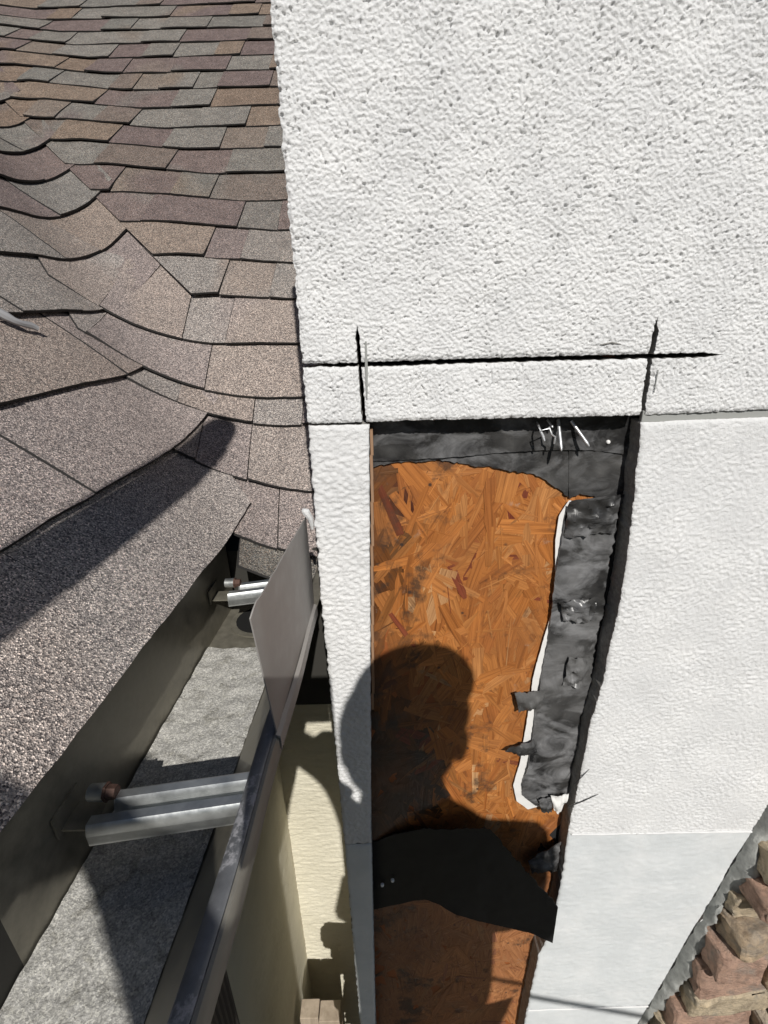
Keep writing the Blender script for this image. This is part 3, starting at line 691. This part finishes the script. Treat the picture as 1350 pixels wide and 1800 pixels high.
rough_wall('side_wall', (-0.31, -0.9, GROUND), (0, 1.91, 0), (0, 0, 2.44), 160, 240, (1, 0, 0))
bm = bmesh.new(); add_box(bm, (-0.32, 0.05, -0.37), (0.14, 1.6, 0.19)); add_box(bm, (-0.19, 0.83, -0.47), (0.244, 0.34, 0.30)); bm_obj('fascia_and_shade_box', bm, mat('dark_fascia_shade_paint', (0.035, 0.033, 0.028), 0.8), house)  # eave fascia, plus a dark box added to shade the cream wall gap

# ------------------------------------------------------------------ gutter
gut = thing('rain_gutter', 'dull metal box gutter with silt, running below the left eave to the wall', 'gutter')
GD = Vector((0.033, 1, 0)).normalized()
def gp(x, z, Y):                                 # profile point at distance Y along the gutter
    return Vector((x + 0.033 * (Y - 0.5), Y, z))
def extrude(name, prof, y0, y1, n, material, parent, closed=False, thick=0.0012, smooth=True):
    V, F = [], []; k = len(prof)
    for i in range(n + 1):
        Y = y0 + (y1 - y0) * i / n
        for x, z in prof: V.append(gp(x + 0.0008 * math.sin(Y * 31 + x * 50), z, Y))
    for i in range(n):
        for j in range(k - 1 if not closed else k):
            a = i * k + j; b = i * k + (j + 1) % k; F.append((a, b, b + k, a + k))
    if closed: F.append(tuple(range(k))[::-1]); F.append(tuple(n * k + q for q in range(k)))
    o = mesh_obj(name, V, F, material, parent, smooth)
    if smooth: o.data.set_sharp_from_angle(angle=math.radians(35))
    return o
GX, GZ = -0.0865, -0.325                          # outer lip
BX, BZ = -0.240, -0.402                           # back / bottom
prof_out = [(BX - 0.002, -0.285), (BX - 0.002, BZ - 0.002), (-0.150, BZ - 0.002), (-0.140, BZ + 0.004), (-0.132, BZ + 0.022), (-0.112, GZ - 0.030), (-0.102, GZ - 0.018), (GX - 0.002, GZ - 0.012),
            (GX - 0.004, GZ - 0.011), (-0.106, GZ - 0.016), (-0.115, GZ - 0.029), (-0.135, BZ + 0.022), (-0.143, BZ + 0.005), (-0.151, BZ), (BX, BZ), (BX, -0.285)]
extrude('trough', prof_out, -0.30, 0.645, 40, M_GUTTER, gut, closed=True)
# rolled front lip
lp = []
for k in range(13):
    a = math.radians(-70 + 250 * k / 12); lp.append((GX - 0.0055 + 0.0055 * math.cos(a), GZ - 0.0055 + 0.0055 * math.sin(a)))
lip_prof = [(GX - 0.0052, GZ - 0.012), (GX - 0.0052, GZ - 0.0004), (GX - 0.0075, GZ + 0.0004), (GX - 0.0150, GZ - 0.0012), (GX - 0.0172, GZ - 0.0032), (GX - 0.0172, GZ - 0.0065), (GX - 0.014, GZ - 0.0085)]
extrude('lip', lip_prof, -0.30, 0.50, 60, M_LIP, gut, closed=True)
extrude('lip_face', [(GX - 0.0012, GZ - 0.022), (GX, GZ - 0.010), (GX - 0.0004, GZ - 0.003), (GX - 0.0022, GZ - 0.0006), (GX - 0.0048, GZ - 0.0008), (GX - 0.0048, GZ - 0.020)], -0.30, 0.50, 60, M_FACE, gut, closed=True)
# silt on the floor
def silt():
    nx, ny = 34, 240; V, F = [], []
    for i in range(ny + 1):
        Y = -0.28 + 0.81 * i / ny
        for j in range(nx + 1):
            x = BX + 0.002 + (0.094) * j / nx
            z = BZ + 0.0028 + 0.0016 * float(fbm(np.array(x / 0.016), np.array(Y / 0.016), 3, 95)) + (0.003 * ((j / nx - 0.5) * 2) ** 4)
            V.append(gp(x, z, Y))
    W = nx + 1
    for i in range(ny):
        for j in range(nx): a = i * W + j; F.append((a, a + 1, a + W + 1, a + W))
    return mesh_obj('silt', V, F, M_SILT, gut, True)
silt()
bm = bmesh.new()                                   # outlet in the floor by the wall
c = gp(-0.185, BZ + 0.003, 0.59); n = 24
add_tube(bm, [c + Vector((0, 0, 0.001)), c + Vector((0, 0, 0.0035))], [0.041, 0.041], n); bm_obj('outlet_ring', bm, M_GUTTER, gut, True)
bm = bmesh.new(); add_tube(bm, [c + Vector((0, 0, 0.003)), c + Vector((0, 0, 0.0046))], [0.033, 0.033], n); bm_obj('outlet_hole', bm, mat('open_outlet_black', (0.004, 0.004, 0.004), 0.9), gut)
def bracket(Y, xs, xe, w=0.033):
    # pressed hanger: two rounded ridges with a valley between, seen from above
    root = None
    prof = []
    for k in range(33):
        f = k / 32; y = (f - 0.5) * w
        if f < 0.40: z = 0.0075 * min(1.0, 1.7 * math.sin(math.pi * f / 0.40)) ** 0.8
        elif f < 0.60: z = -0.0060 * math.sin(math.pi * (f - 0.40) / 0.20)
        else: z = 0.0075 * min(1.0, 1.7 * math.sin(math.pi * (f - 0.60) / 0.40)) ** 0.8
        prof.append((y, z))
    prof = [(prof[0][0], -0.009)] + prof + [(prof[-1][0], -0.009)]
    V, F = [], []; n = 12; k = len(prof)
    for side in (0, 1):
        for i in range(n + 1):
            f = i / n; x = xs + (xe - xs) * f
            for y, z in prof:
                zz = z if side == 0 else z - 0.0014
                xo = 0.010 if (i == 0 and y > 0) else 0
                V.append(gp(x + xo, GZ - 0.012 + zz - 0.004 * (1 - f), Y + y + 0.012 * (f - 0.5)))
    m_ = (n + 1) * k
    for i in range(n):
        for j in range(k - 1):
            a = i * k + j; F.append((a, a + k, a + k + 1, a + 1)); F.append((m_ + a, m_ + a + 1, m_ + a + k + 1, m_ + a + k))
    for j in range(k - 1):
        F.append((j, j + 1, m_ + j + 1, m_ + j))
    b = mesh_obj('bracket', V, F, M_GALV, gut, True); b.data.set_sharp_from_angle(angle=math.radians(50))
    # clip tab reaching the back wall, with its hex screw
    bm = bmesh.new(); p0 = gp(xs - 0.004, GZ - 0.016, Y - 0.004)
    add_box(bm, gp((xs + BX) / 2 - 0.003, GZ - 0.022, Y - 0.002), (abs(xs - BX) + 0.002, w * 0.7, 0.0016)); add_box(bm, gp(BX + 0.0015, GZ - 0.016, Y - 0.002), (0.0016, w * 0.95, 0.020)); bm_obj('clip', bm, M_GUTTER, b)
    bm = bmesh.new(); q = gp(xs + 0.006, GZ - 0.0055, Y + 0.0045)
    add_tube(bm, [q + Vector((-0.016, 0, 0.0)), q + Vector((-0.004, 0, 0.0))], [0.0062, 0.0066], 14); bm_obj('sleeve', bm, M_GALV, b, True)
    bm = bmesh.new(); add_tube(bm, [q + Vector((-0.004, 0, 0)), q + Vector((-0.002, 0, 0)), q + Vector((-0.002, 0, 0)), q + Vector((0.0045, 0, 0))], [0.0072, 0.0072, 0.0056, 0.0052], 6); bm_obj('screw', bm, M_RUST, b)
bracket(0.262, -0.2125, GX - 0.012)
bracket(0.578, -0.2125, -0.118)
# splash guard standing on the lip below the valley
def guard():
    Yn, Yf = 0.314, 0.512; nu, nv = 40, 16; V, F = [], []
    for side in (0, 1):
        for j in range(nv + 1):
            for i in range(nu + 1):
                f, g_ = i / nu, j / nv; Y = Yn + (Yf - Yn) * f - 0.012 * g_ * (1 - f)
                zt = np.interp(f, [0, 0.06, 1], [-0.202, -0.193, -0.207]) + 0.0012 * float(perlin(f * 14, 2.2))
                z = (GZ - 0.004) + (zt - (GZ - 0.004)) * g_
                x = GX - 0.004 - 0.004 * max(0, (0.08 - f) / 0.08) * g_ + (0.0011 if side else 0)
                V.append(gp(x, z, Y))
    W = nu + 1; n = W * (nv + 1)
    for j in range(nv):
        for i in range(nu):
            a = j * W + i; F.append((a, a + W, a + W + 1, a + 1)); F.append((n + a, n + a + 1, n + a + W + 1, n + a + W))
    for i in range(nu): F.append((i, i + 1, n + i + 1, n + i)); a = nv * W + i; F.append((a, n + a, n + a + 1, a + 1))
    for j in range(nv): a = j * W; F.append((a, n + a, n + a + W, a + W)); a += nu; F.append((a, a + W, n + a + W, n + a))
    return mesh_obj('splash_guard', V, F, M_PLATE, gut, True)
guard().data.set_sharp_from_angle(angle=math.radians(40))
extrude('guard_rail', [(GX + 0.0003, GZ - 0.002), (GX + 0.0003, GZ - 0.014), (GX + 0.0012, GZ - 0.014), (GX + 0.0012, GZ + 0.0005), (GX - 0.0026, GZ + 0.0022), (GX - 0.0026, GZ + 0.001)], 0.31, 0.512, 12, M_PLATE, gut, closed=True)
bm = bmesh.new()                                   # torn caulk between guard and wall
c = Vector((-0.084, 0.506, -0.198)); add_tube(bm, [c + Vector((-0.006, -0.006, 0.004)), c + Vector((-0.003, -0.004, 0.001)), c + Vector((0.001, -0.002, -0.008)), c + Vector((0.002, 0.0, -0.022))], [0.002, 0.0045, 0.0035, 0.0015], 8); bm_obj('caulk', bm, M_STUCCO, gut, True)

# ------------------------------------------------------------------ downspout, post, cable
ds = thing('ribbed_downspout', 'dark ribbed downspout below the gutter at the lower left', 'downspout')
prof = []
def ribbed(cx, cy, w, d, z0, z1):
    pts = []
    def edge(ax, ay, bx, by, nr):
        L = math.hypot(bx - ax, by - ay); tx, ty = (bx - ax) / L, (by - ay) / L; nx, ny = ty, -tx
        for i in range(nr * 4):
            f = i / (nr * 4); h = 0.0022 if (i % 4) in (1, 2) else 0.0
            pts.append((ax + tx * L * f + nx * h, ay + ty * L * f + ny * h))
    edge(cx - w / 2, cy - d / 2, cx + w / 2, cy - d / 2, 5); edge(cx + w / 2, cy - d / 2, cx + w / 2, cy + d / 2, 5)
    edge(cx + w / 2, cy + d / 2, cx - w / 2, cy + d / 2, 5); edge(cx - w / 2, cy + d / 2, cx - w / 2, cy - d / 2, 5)
    k = len(pts); V = [(x, y, z1) for x, y in pts] + [(x, y, z0) for x, y in pts]
    F = [(i, (i + 1) % k, k + (i + 1) % k, k + i) for i in range(k)] + [tuple(range(k))[::-1]]
    return V, F
V, F = ribbed(-0.268, 0.355, 0.075, 0.056, GROUND + 0.02, -0.52); mesh_obj('pipe', V, F, M_BROWN, ds)
bm = bmesh.new(); add_box(bm, (-0.285, 0.355, -1.4), (0.05, 0.064, 0.025), bev=0.003); bm_obj('strap', bm, M_BROWN, ds)

post = thing('wooden_post', 'pale wooden post top at the foot of the sunlit cream wall', 'post')
for i, (x, w_, y, d_, dz) in enumerate([(-0.202, 0.062, 0.80, 0.05, 0.0), (-0.264, 0.055, 0.808, 0.046, -0.004)]):
    bm = bmesh.new(); zt = -1.93 + dz; add_box(bm, (x, y, (zt + GROUND) / 2), (w_, d_, zt - GROUND), bev=0.002); bm_obj('board', bm, M_POST, post)

def power_line():
    a, b = onY(820, 1712, OSBY - 0.002), onY(1150, 1790, WY)
    S = Vector((0.165, -1.0, 0.85)); k = 1.15
    A, B = a + S * k, b + S * k; d = (B - A)
    bm = bmesh.new(); add_tube(bm, [A - d * 0.45, A, A + d * 0.5, B + d * 1, B + d * 6], 0.0062, 8)
    o = bm_obj('cable', bm, mat('black_cable_sheath', (0.02, 0.02, 0.02), 0.6)); tag(o, 'thin black cable strung behind the viewer, its shadow across the lower wall', 'cable')

# ------------------------------------------------------------------ stacked stone veneer
def stone_mesh(name, c, size, seed, parent, yaw=0.0):
    bm = bmesh.new(); bmesh.ops.create_cube(bm, size=1.0)
    bmesh.ops.bevel(bm, geom=bm.edges[:], offset=0.12, segments=2, affect='EDGES', profile=0.6)
    bmesh.ops.subdivide_edges(bm, edges=bm.edges[:], cuts=3, use_grid_fill=True)
    r = random.Random(seed); ph = r.random() * 50
    tl = Matrix.Rotation(r.gauss(0, 0.05), 3, 'Y') @ Matrix.Rotation(r.gauss(0, 0.06) + yaw, 3, 'Z') @ Matrix.Rotation(r.gauss(0, 0.08), 3, 'X')
    tap = r.uniform(-0.3, 0.3)
    bm.normal_update(); vs = list(bm.verts)
    P = np.array([v.co[:] for v in vs]); N = np.array([v.normal[:] for v in vs])
    P[:, 2] *= 1 + tap * P[:, 0]; P *= np.array(size); q = P * 55
    n1 = fbm(q[:, 0] * .5 + ph, q[:, 2] * .8 + q[:, 1] * .7, 3, 301); n2 = fbm(q[:, 1] * .8 + ph, q[:, 0] * .5 - q[:, 2] * .7, 3, 305); n3 = fbm(q[:, 0] * 2.1 + ph, q[:, 2] * 2.6 + q[:, 1] * 2.2, 2, 309)
    P += N * ((n1 + n2) * 0.0050 + n3 * 0.0022)[:, None] + np.stack([n2, n1, -n2], 1) * 0.0024
    for v, p in zip(vs, P): v.co = tl @ Vector(p) + Vector(c)
    return bm_obj(name, bm, M_STONE, parent, True)
ven = thing('stone_veneer', 'stacked tan ledgestone pier with grey mortar at the lower right', 'stone pier')
e0, e1 = onY(1350, 1417, WY), onY(1127, 1793, WY)
def edge_x(z): return e0.x + (e1.x - e0.x) * (z - e0.z) / (e1.z - e0.z)
z = 0.10; sd = 0
while z > -1.75:
    h = rng.uniform(0.040, 0.070); x = edge_x(z - h / 2) + 0.003 + rng.uniform(0, 0.012)
    while x < 0.98:
        w = rng.uniform(0.07, 0.16); sd += 1
        dep = rng.uniform(0.038, 0.085)
        stone_mesh('stone', (x + w / 2, WY - dep / 2 + 0.006, z - h / 2), (w * 0.985, dep, h * 0.97), sd, ven, yaw=rng.gauss(0, 0.05)); x += w
    z -= h
def mortar_bed():
    # squeezed mortar along the joint with the white wall
    zs = np.arange(0.10, -1.76, -0.004); V, F = [], []; cs = np.linspace(0, 1, 10); W = len(cs)
    for zz in zs:
        wd = 0.013 + 0.012 * float(fbm(np.array(zz * 15), np.array(0.4), 3, 311)); dp = 0.016 + 0.014 * float(fbm(np.array(zz * 13), np.array(3.4), 3, 315))
        for f in cs:
            lump = 0.0045 * float(fbm(np.array(zz * 30), np.array(f * 2.0), 3, 317))
            V.append((edge_x(zz) - 0.003 + wd * f ** 1.5 + lump * f, WY - 0.001 - dp * math.sin(f * math.pi * 0.62) - lump, zz))
    for i in range(len(zs) - 1):
        for j in range(W - 1): a = i * W + j; F.append((a, a + W, a + W + 1, a + 1))
    mesh_obj('mortar_joint', V, F, M_MORTAR, ven, True)
    V = []; F = []
    zs = np.linspace(0.09, -1.76, 220); xs = np.linspace(0, 1, 26)
    for zz in zs:
        for f in xs:
            x = edge_x(zz) + 0.020 + f * (1.0 - edge_x(zz)); V.append((x, WY - 0.016 - 0.006 * float(fbm(np.array(x * 45), np.array(zz * 45), 3, 321)), zz))
    W = len(xs)
    for i in range(len(zs) - 1):
        for j in range(W - 1): a = i * W + j; F.append((a, a + W, a + W + 1, a + 1))
    mesh_obj('mortar_bed', V, F, M_MORTAR, ven, True)
mortar_bed()
ven2 = thing('corner_stone_veneer', 'stepped stacked stones wrapping the wall corner below the smooth strip', 'stone pier')
z = -1.47; k = 0
while z > GROUND + 0.05:
    h = 0.085; dx = [0.075, 0.050, 0.032, 0.012][k] if k < 4 else rng.uniform(0.0, 0.03); k += 1; sd += 1
    stone_mesh('stone', (-0.03 - dx / 2, WY - 0.005, z - h / 2), (0.16 + dx - 0.04, 0.06, h * 0.97), sd, ven2); z -= h

# ------------------------------------------------------------------ photographer on a stepladder, behind the camera
M_SKIN = mat('skin', (0.55, 0.34, 0.25), 0.55); M_SHIRT = mat('black_work_shirt', (0.014, 0.015, 0.018), 0.9); M_JEAN = mat('dark_denim', (0.02, 0.026, 0.04), 0.9); M_CAP = mat('dark_cap', (0.03, 0.03, 0.035), 0.85)
def skin(name, verts, edges, radii, material, parent=None, root=0, sub=2):
    me = bpy.data.meshes.new(name); me.from_pydata(verts, edges, []); me.materials.append(material)
    o = link(bpy.data.objects.new(name, me), parent)
    md = o.modifiers.new('skin', 'SKIN'); md.use_smooth_shade = True
    for v, r in zip(me.skin_vertices[0].data, radii): v.radius = r if isinstance(r, tuple) else (r, r)
    me.skin_vertices[0].data[root].use_root = True
    o.modifiers.new('sub', 'SUBSURF').levels = sub; o.modifiers['sub'].render_levels = sub
    return o
HC = Vector((0.188, -0.322, 0.150)); HC0 = HC.copy(); HC.x -= 0.028               # head centre
J = dict(pelvis=(0.235, -0.40, -0.57), belly=(0.234, -0.385, -0.41), chest=(0.230, -0.365, -0.17), collar=(0.188, -0.355, -0.015), neck=(0.185, -0.345, 0.04), skull=tuple(HC0),
         shl=(0.092, -0.355, -0.025), ell=(-0.200, -0.385, 0.285), wrl=(-0.126, -0.105, 0.525), hal=(-0.102, -0.015, 0.600),
         shr=(0.362, -0.345, -0.098), elr=(0.365, -0.235, -0.345), wrr=(0.070, -0.090, -0.205), har=(0.02, -0.060, -0.165),
         hpl=(0.16, -0.40, -0.62), knl=(0.17, -0.30, -0.98), anl=(0.17, -0.44, -1.36), tol=(0.17, -0.32, -1.42),
         hpr=(0.30, -0.40, -0.62), knr=(0.32, -0.30, -0.98), anr=(0.32, -0.44, -1.36), tor=(0.32, -0.32, -1.42))
J = {k: (v[0] - 0.028, v[1], v[2]) for k, v in J.items()}
keys = list(J); ki = {k: i for i, k in enumerate(keys)}
E_ = [('pelvis', 'belly'), ('belly', 'chest'), ('chest', 'collar'), ('collar', 'neck'), ('neck', 'skull'), ('collar', 'shl'), ('shl', 'ell'), ('ell', 'wrl'), ('wrl', 'hal'), ('collar', 'shr'), ('shr', 'elr'), ('elr', 'wrr'), ('wrr', 'har'),
      ('pelvis', 'hpl'), ('hpl', 'knl'), ('knl', 'anl'), ('anl', 'tol'), ('pelvis', 'hpr'), ('hpr', 'knr'), ('knr', 'anr'), ('anr', 'tor')]
rad = dict(pelvis=(0.10, 0.10), belly=(0.105, 0.10), chest=(0.11, 0.105), collar=(0.075, 0.065), neck=0.062, skull=(0.078, 0.092), shl=0.044, ell=0.032, wrl=0.030, hal=0.030, shr=0.066, elr=0.046, wrr=0.033, har=0.030,
           hpl=0.075, knl=0.058, anl=0.042, tol=0.036, hpr=0.075, knr=0.058, anr=0.042, tor=0.036)
body = skin('person', [J[k] for k in keys], [(ki[a], ki[b]) for a, b in E_], [rad[k] for k in keys], M_SKIN)
tag(body, 'person in dark cap and black shirt on a ladder, left arm raised', 'person')
# hands: five separate fingers on each
def hand(base, fwd, upv, curl, parent, s=1.0):
    base, fwd, upv = Vector(base), Vector(fwd).normalized(), Vector(upv).normalized(); side = fwd.cross(upv).normalized()
    vs, es, rs = [base, base + fwd * 0.045 * s], [(0, 1)], [(0.024, 0.018), (0.030, 0.016)]
    for f in range(4):
        o = side * (0.0195 - 0.013 * f) * s; L = (0.070, 0.080, 0.075, 0.058)[f] * s
        p0 = base + fwd * 0.06 * s + o; p1 = p0 + (fwd * math.cos(curl) - upv * math.sin(curl)) * L * 0.5; p2 = p1 + (fwd * math.cos(curl * 2.1) - upv * math.sin(curl * 2.1)) * L * 0.5
        b = len(vs); vs += [p0, p1, p2]; es += [(1, b), (b, b + 1), (b + 1, b + 2)]; rs += [0.0095, 0.0088, 0.0075]
    b = len(vs); q = base + fwd * 0.02 * s + side * 0.020 * s - upv * 0.008 * s; vs += [q, q + fwd * 0.022 * s - upv * 0.012 * s + side * 0.004 * s, q + fwd * 0.040 * s - upv * 0.024 * s - side * 0.006 * s]; es += [(0, b), (b, b + 1), (b + 1, b + 2)]; rs += [0.013, 0.0115, 0.009]
    return skin('hand', vs, es, rs, M_SKIN, parent, 0, 1)
hand(J['wrl'], Vector(J['hal']) - Vector(J['wrl']), (0.2, -0.6, 0.6), 0.75, body)
hand((0.048, -0.075, -0.178), (-0.8, 0.12, 0.5), (0, 1, 0.1), 0.75, body)
def face():
    for nm, mt, parts in (('nose', M_SKIN, [(0, 0.098, -0.012, 0.013, 0.018, 0.022)]), ('ear', M_SKIN, [(-0.083, 0.0, -0.005, 0.012, 0.02, 0.03)]), ('ear', M_SKIN, [(0.083, 0.0, -0.005, 0.012, 0.02, 0.03)]),
                          ('eye', M_LINER, [(-0.03, 0.086, 0.012, 0.012, 0.008, 0.008)]), ('eye', M_LINER, [(0.03, 0.086, 0.012, 0.012, 0.008, 0.008)]), ('mouth', mat('lips', (0.4, 0.16, 0.14), 0.5), [(0, 0.084, -0.05, 0.024, 0.008, 0.007)]),
                          ('hair', mat('brown_hair', (0.03, 0.02, 0.014), 0.8), [(0, -0.03, 0.012, 0.084, 0.076, 0.075)])):
        bm = bmesh.new()
        for x, y, z_, a, b, c_ in parts:
            bmesh.ops.create_uvsphere(bm, u_segments=18, v_segments=12, radius=1, matrix=Matrix.Translation(HC + Vector((x, y, z_))) @ Matrix.Diagonal((a, b, c_, 1)))
        bm_obj(nm, bm, mt, body, True)
    bm = bmesh.new(); bmesh.ops.create_uvsphere(bm, u_segments=28, v_segments=16, radius=1, matrix=Matrix.Translation(HC + Vector((0, 0.0, 0.035))) @ Matrix.Diagonal((0.094, 0.105, 0.082, 1)))
    bmesh.ops.bisect_plane(bm, geom=bm.verts[:] + bm.edges[:] + bm.faces[:], plane_co=HC + Vector((0, 0, 0.035)), plane_no=(0, 0.06, 1), clear_inner=True)
    bmesh.ops.create_cone(bm, cap_ends=True, segments=28, radius1=0.09, radius2=0.086, depth=0.008, matrix=Matrix.Translation(HC + Vector((0, 0.075, 0.035))) @ Matrix.Diagonal((0.95, 1.0, 1, 1)))
    bm_obj('cap', bm, M_CAP, body, True)
face()
tk = ['pelvis', 'belly', 'chest', 'collar', 'shl', 'ell', 'shr', 'elr', 'wrr']
skin('shirt', [J[k] if k != 'ell' else tuple(Vector(J['shl']).lerp(Vector(J['ell']), 0.7)) for k in tk], [(0, 1), (1, 2), (2, 3), (3, 4), (4, 5), (3, 6), (6, 7), (7, 8)],
     [(0.142, 0.12), (0.142, 0.117), (0.145, 0.12), (0.128, 0.095), 0.062, 0.034, 0.086, 0.055, 0.038], M_SHIRT, body)
lk = ['pelvis', 'hpl', 'knl', 'anl', 'hpr', 'knr', 'anr']
skin('jeans', [J[k] for k in lk], [(0, 1), (1, 2), (2, 3), (0, 4), (4, 5), (5, 6)], [(0.11, 0.115), 0.085, 0.07, 0.058, 0.085, 0.07, 0.058], M_JEAN, body)
for k in ('l', 'r'):
    bm = bmesh.new(); a, b = Vector(J['an' + k]), Vector(J['to' + k]); add_box(bm, (a + b) / 2 + Vector((0, 0.01, -0.02)), (0.09, 0.25, 0.075), bev=0.02); bm_obj('boot', bm, mat('leather_boot', (0.12, 0.07, 0.04), 0.7), body, True)
ph = thing('phone', 'black phone held out at arm length in the right hand', 'phone')
bm = bmesh.new(); add_box(bm, (-0.026, -0.016, -0.062), (0.074, 0.008, 0.150), bev=0.003); bm_obj('phone_body', bm, M_CAP, ph, True)
bm = bmesh.new(); add_box(bm, (-0.026, -0.0205, -0.062), (0.068, 0.001, 0.143)); bm_obj('screen', bm, mat('phone_glass', (0.01, 0.01, 0.012), 0.1), ph)
lad = thing('step_ladder', 'aluminium step ladder standing on the ground under the photographer', 'ladder')
TOPZ = -1.2; ML = m_metal('ladder_aluminium', (0.6, 0.6, 0.6), 0.4, 0.8)
def rail(a, b): bm = bmesh.new(); d = Vector(b) - Vector(a); add_box(bm, (Vector(a) + Vector(b)) / 2, (0.026, 0.06, d.length), d.to_track_quat('Z', 'Y').to_matrix(), 0.003); return bm
LX = 0.265
for sx in (-1, 1):
    bm_obj('rail', rail((LX + sx * 0.22, -0.85, GROUND), (LX + sx * 0.155, -0.30, TOPZ)), ML, lad); bm_obj('rear_rail', rail((LX + sx * 0.20, 0.10, GROUND), (LX + sx * 0.145, -0.22, TOPZ)), ML, lad)
for i in range(6):
    f = (i + 0.9) / 6.15; zt = GROUND + (TOPZ - GROUND) * f; yy = -0.85 + 0.55 * f
    if zt > -1.5: zt = -1.485
    bm = bmesh.new(); add_box(bm, (LX, yy, zt), (0.44 - 0.13 * f, 0.085, 0.024), bev=0.003); bm_obj('tread', bm, ML, lad)
bm = bmesh.new(); add_box(bm, (LX, -0.26, TOPZ), (0.34, 0.15, 0.03), bev=0.006); bm_obj('top_cap', bm, mat('grey_plastic', (0.08, 0.08, 0.08), 0.6), lad)
power_line()
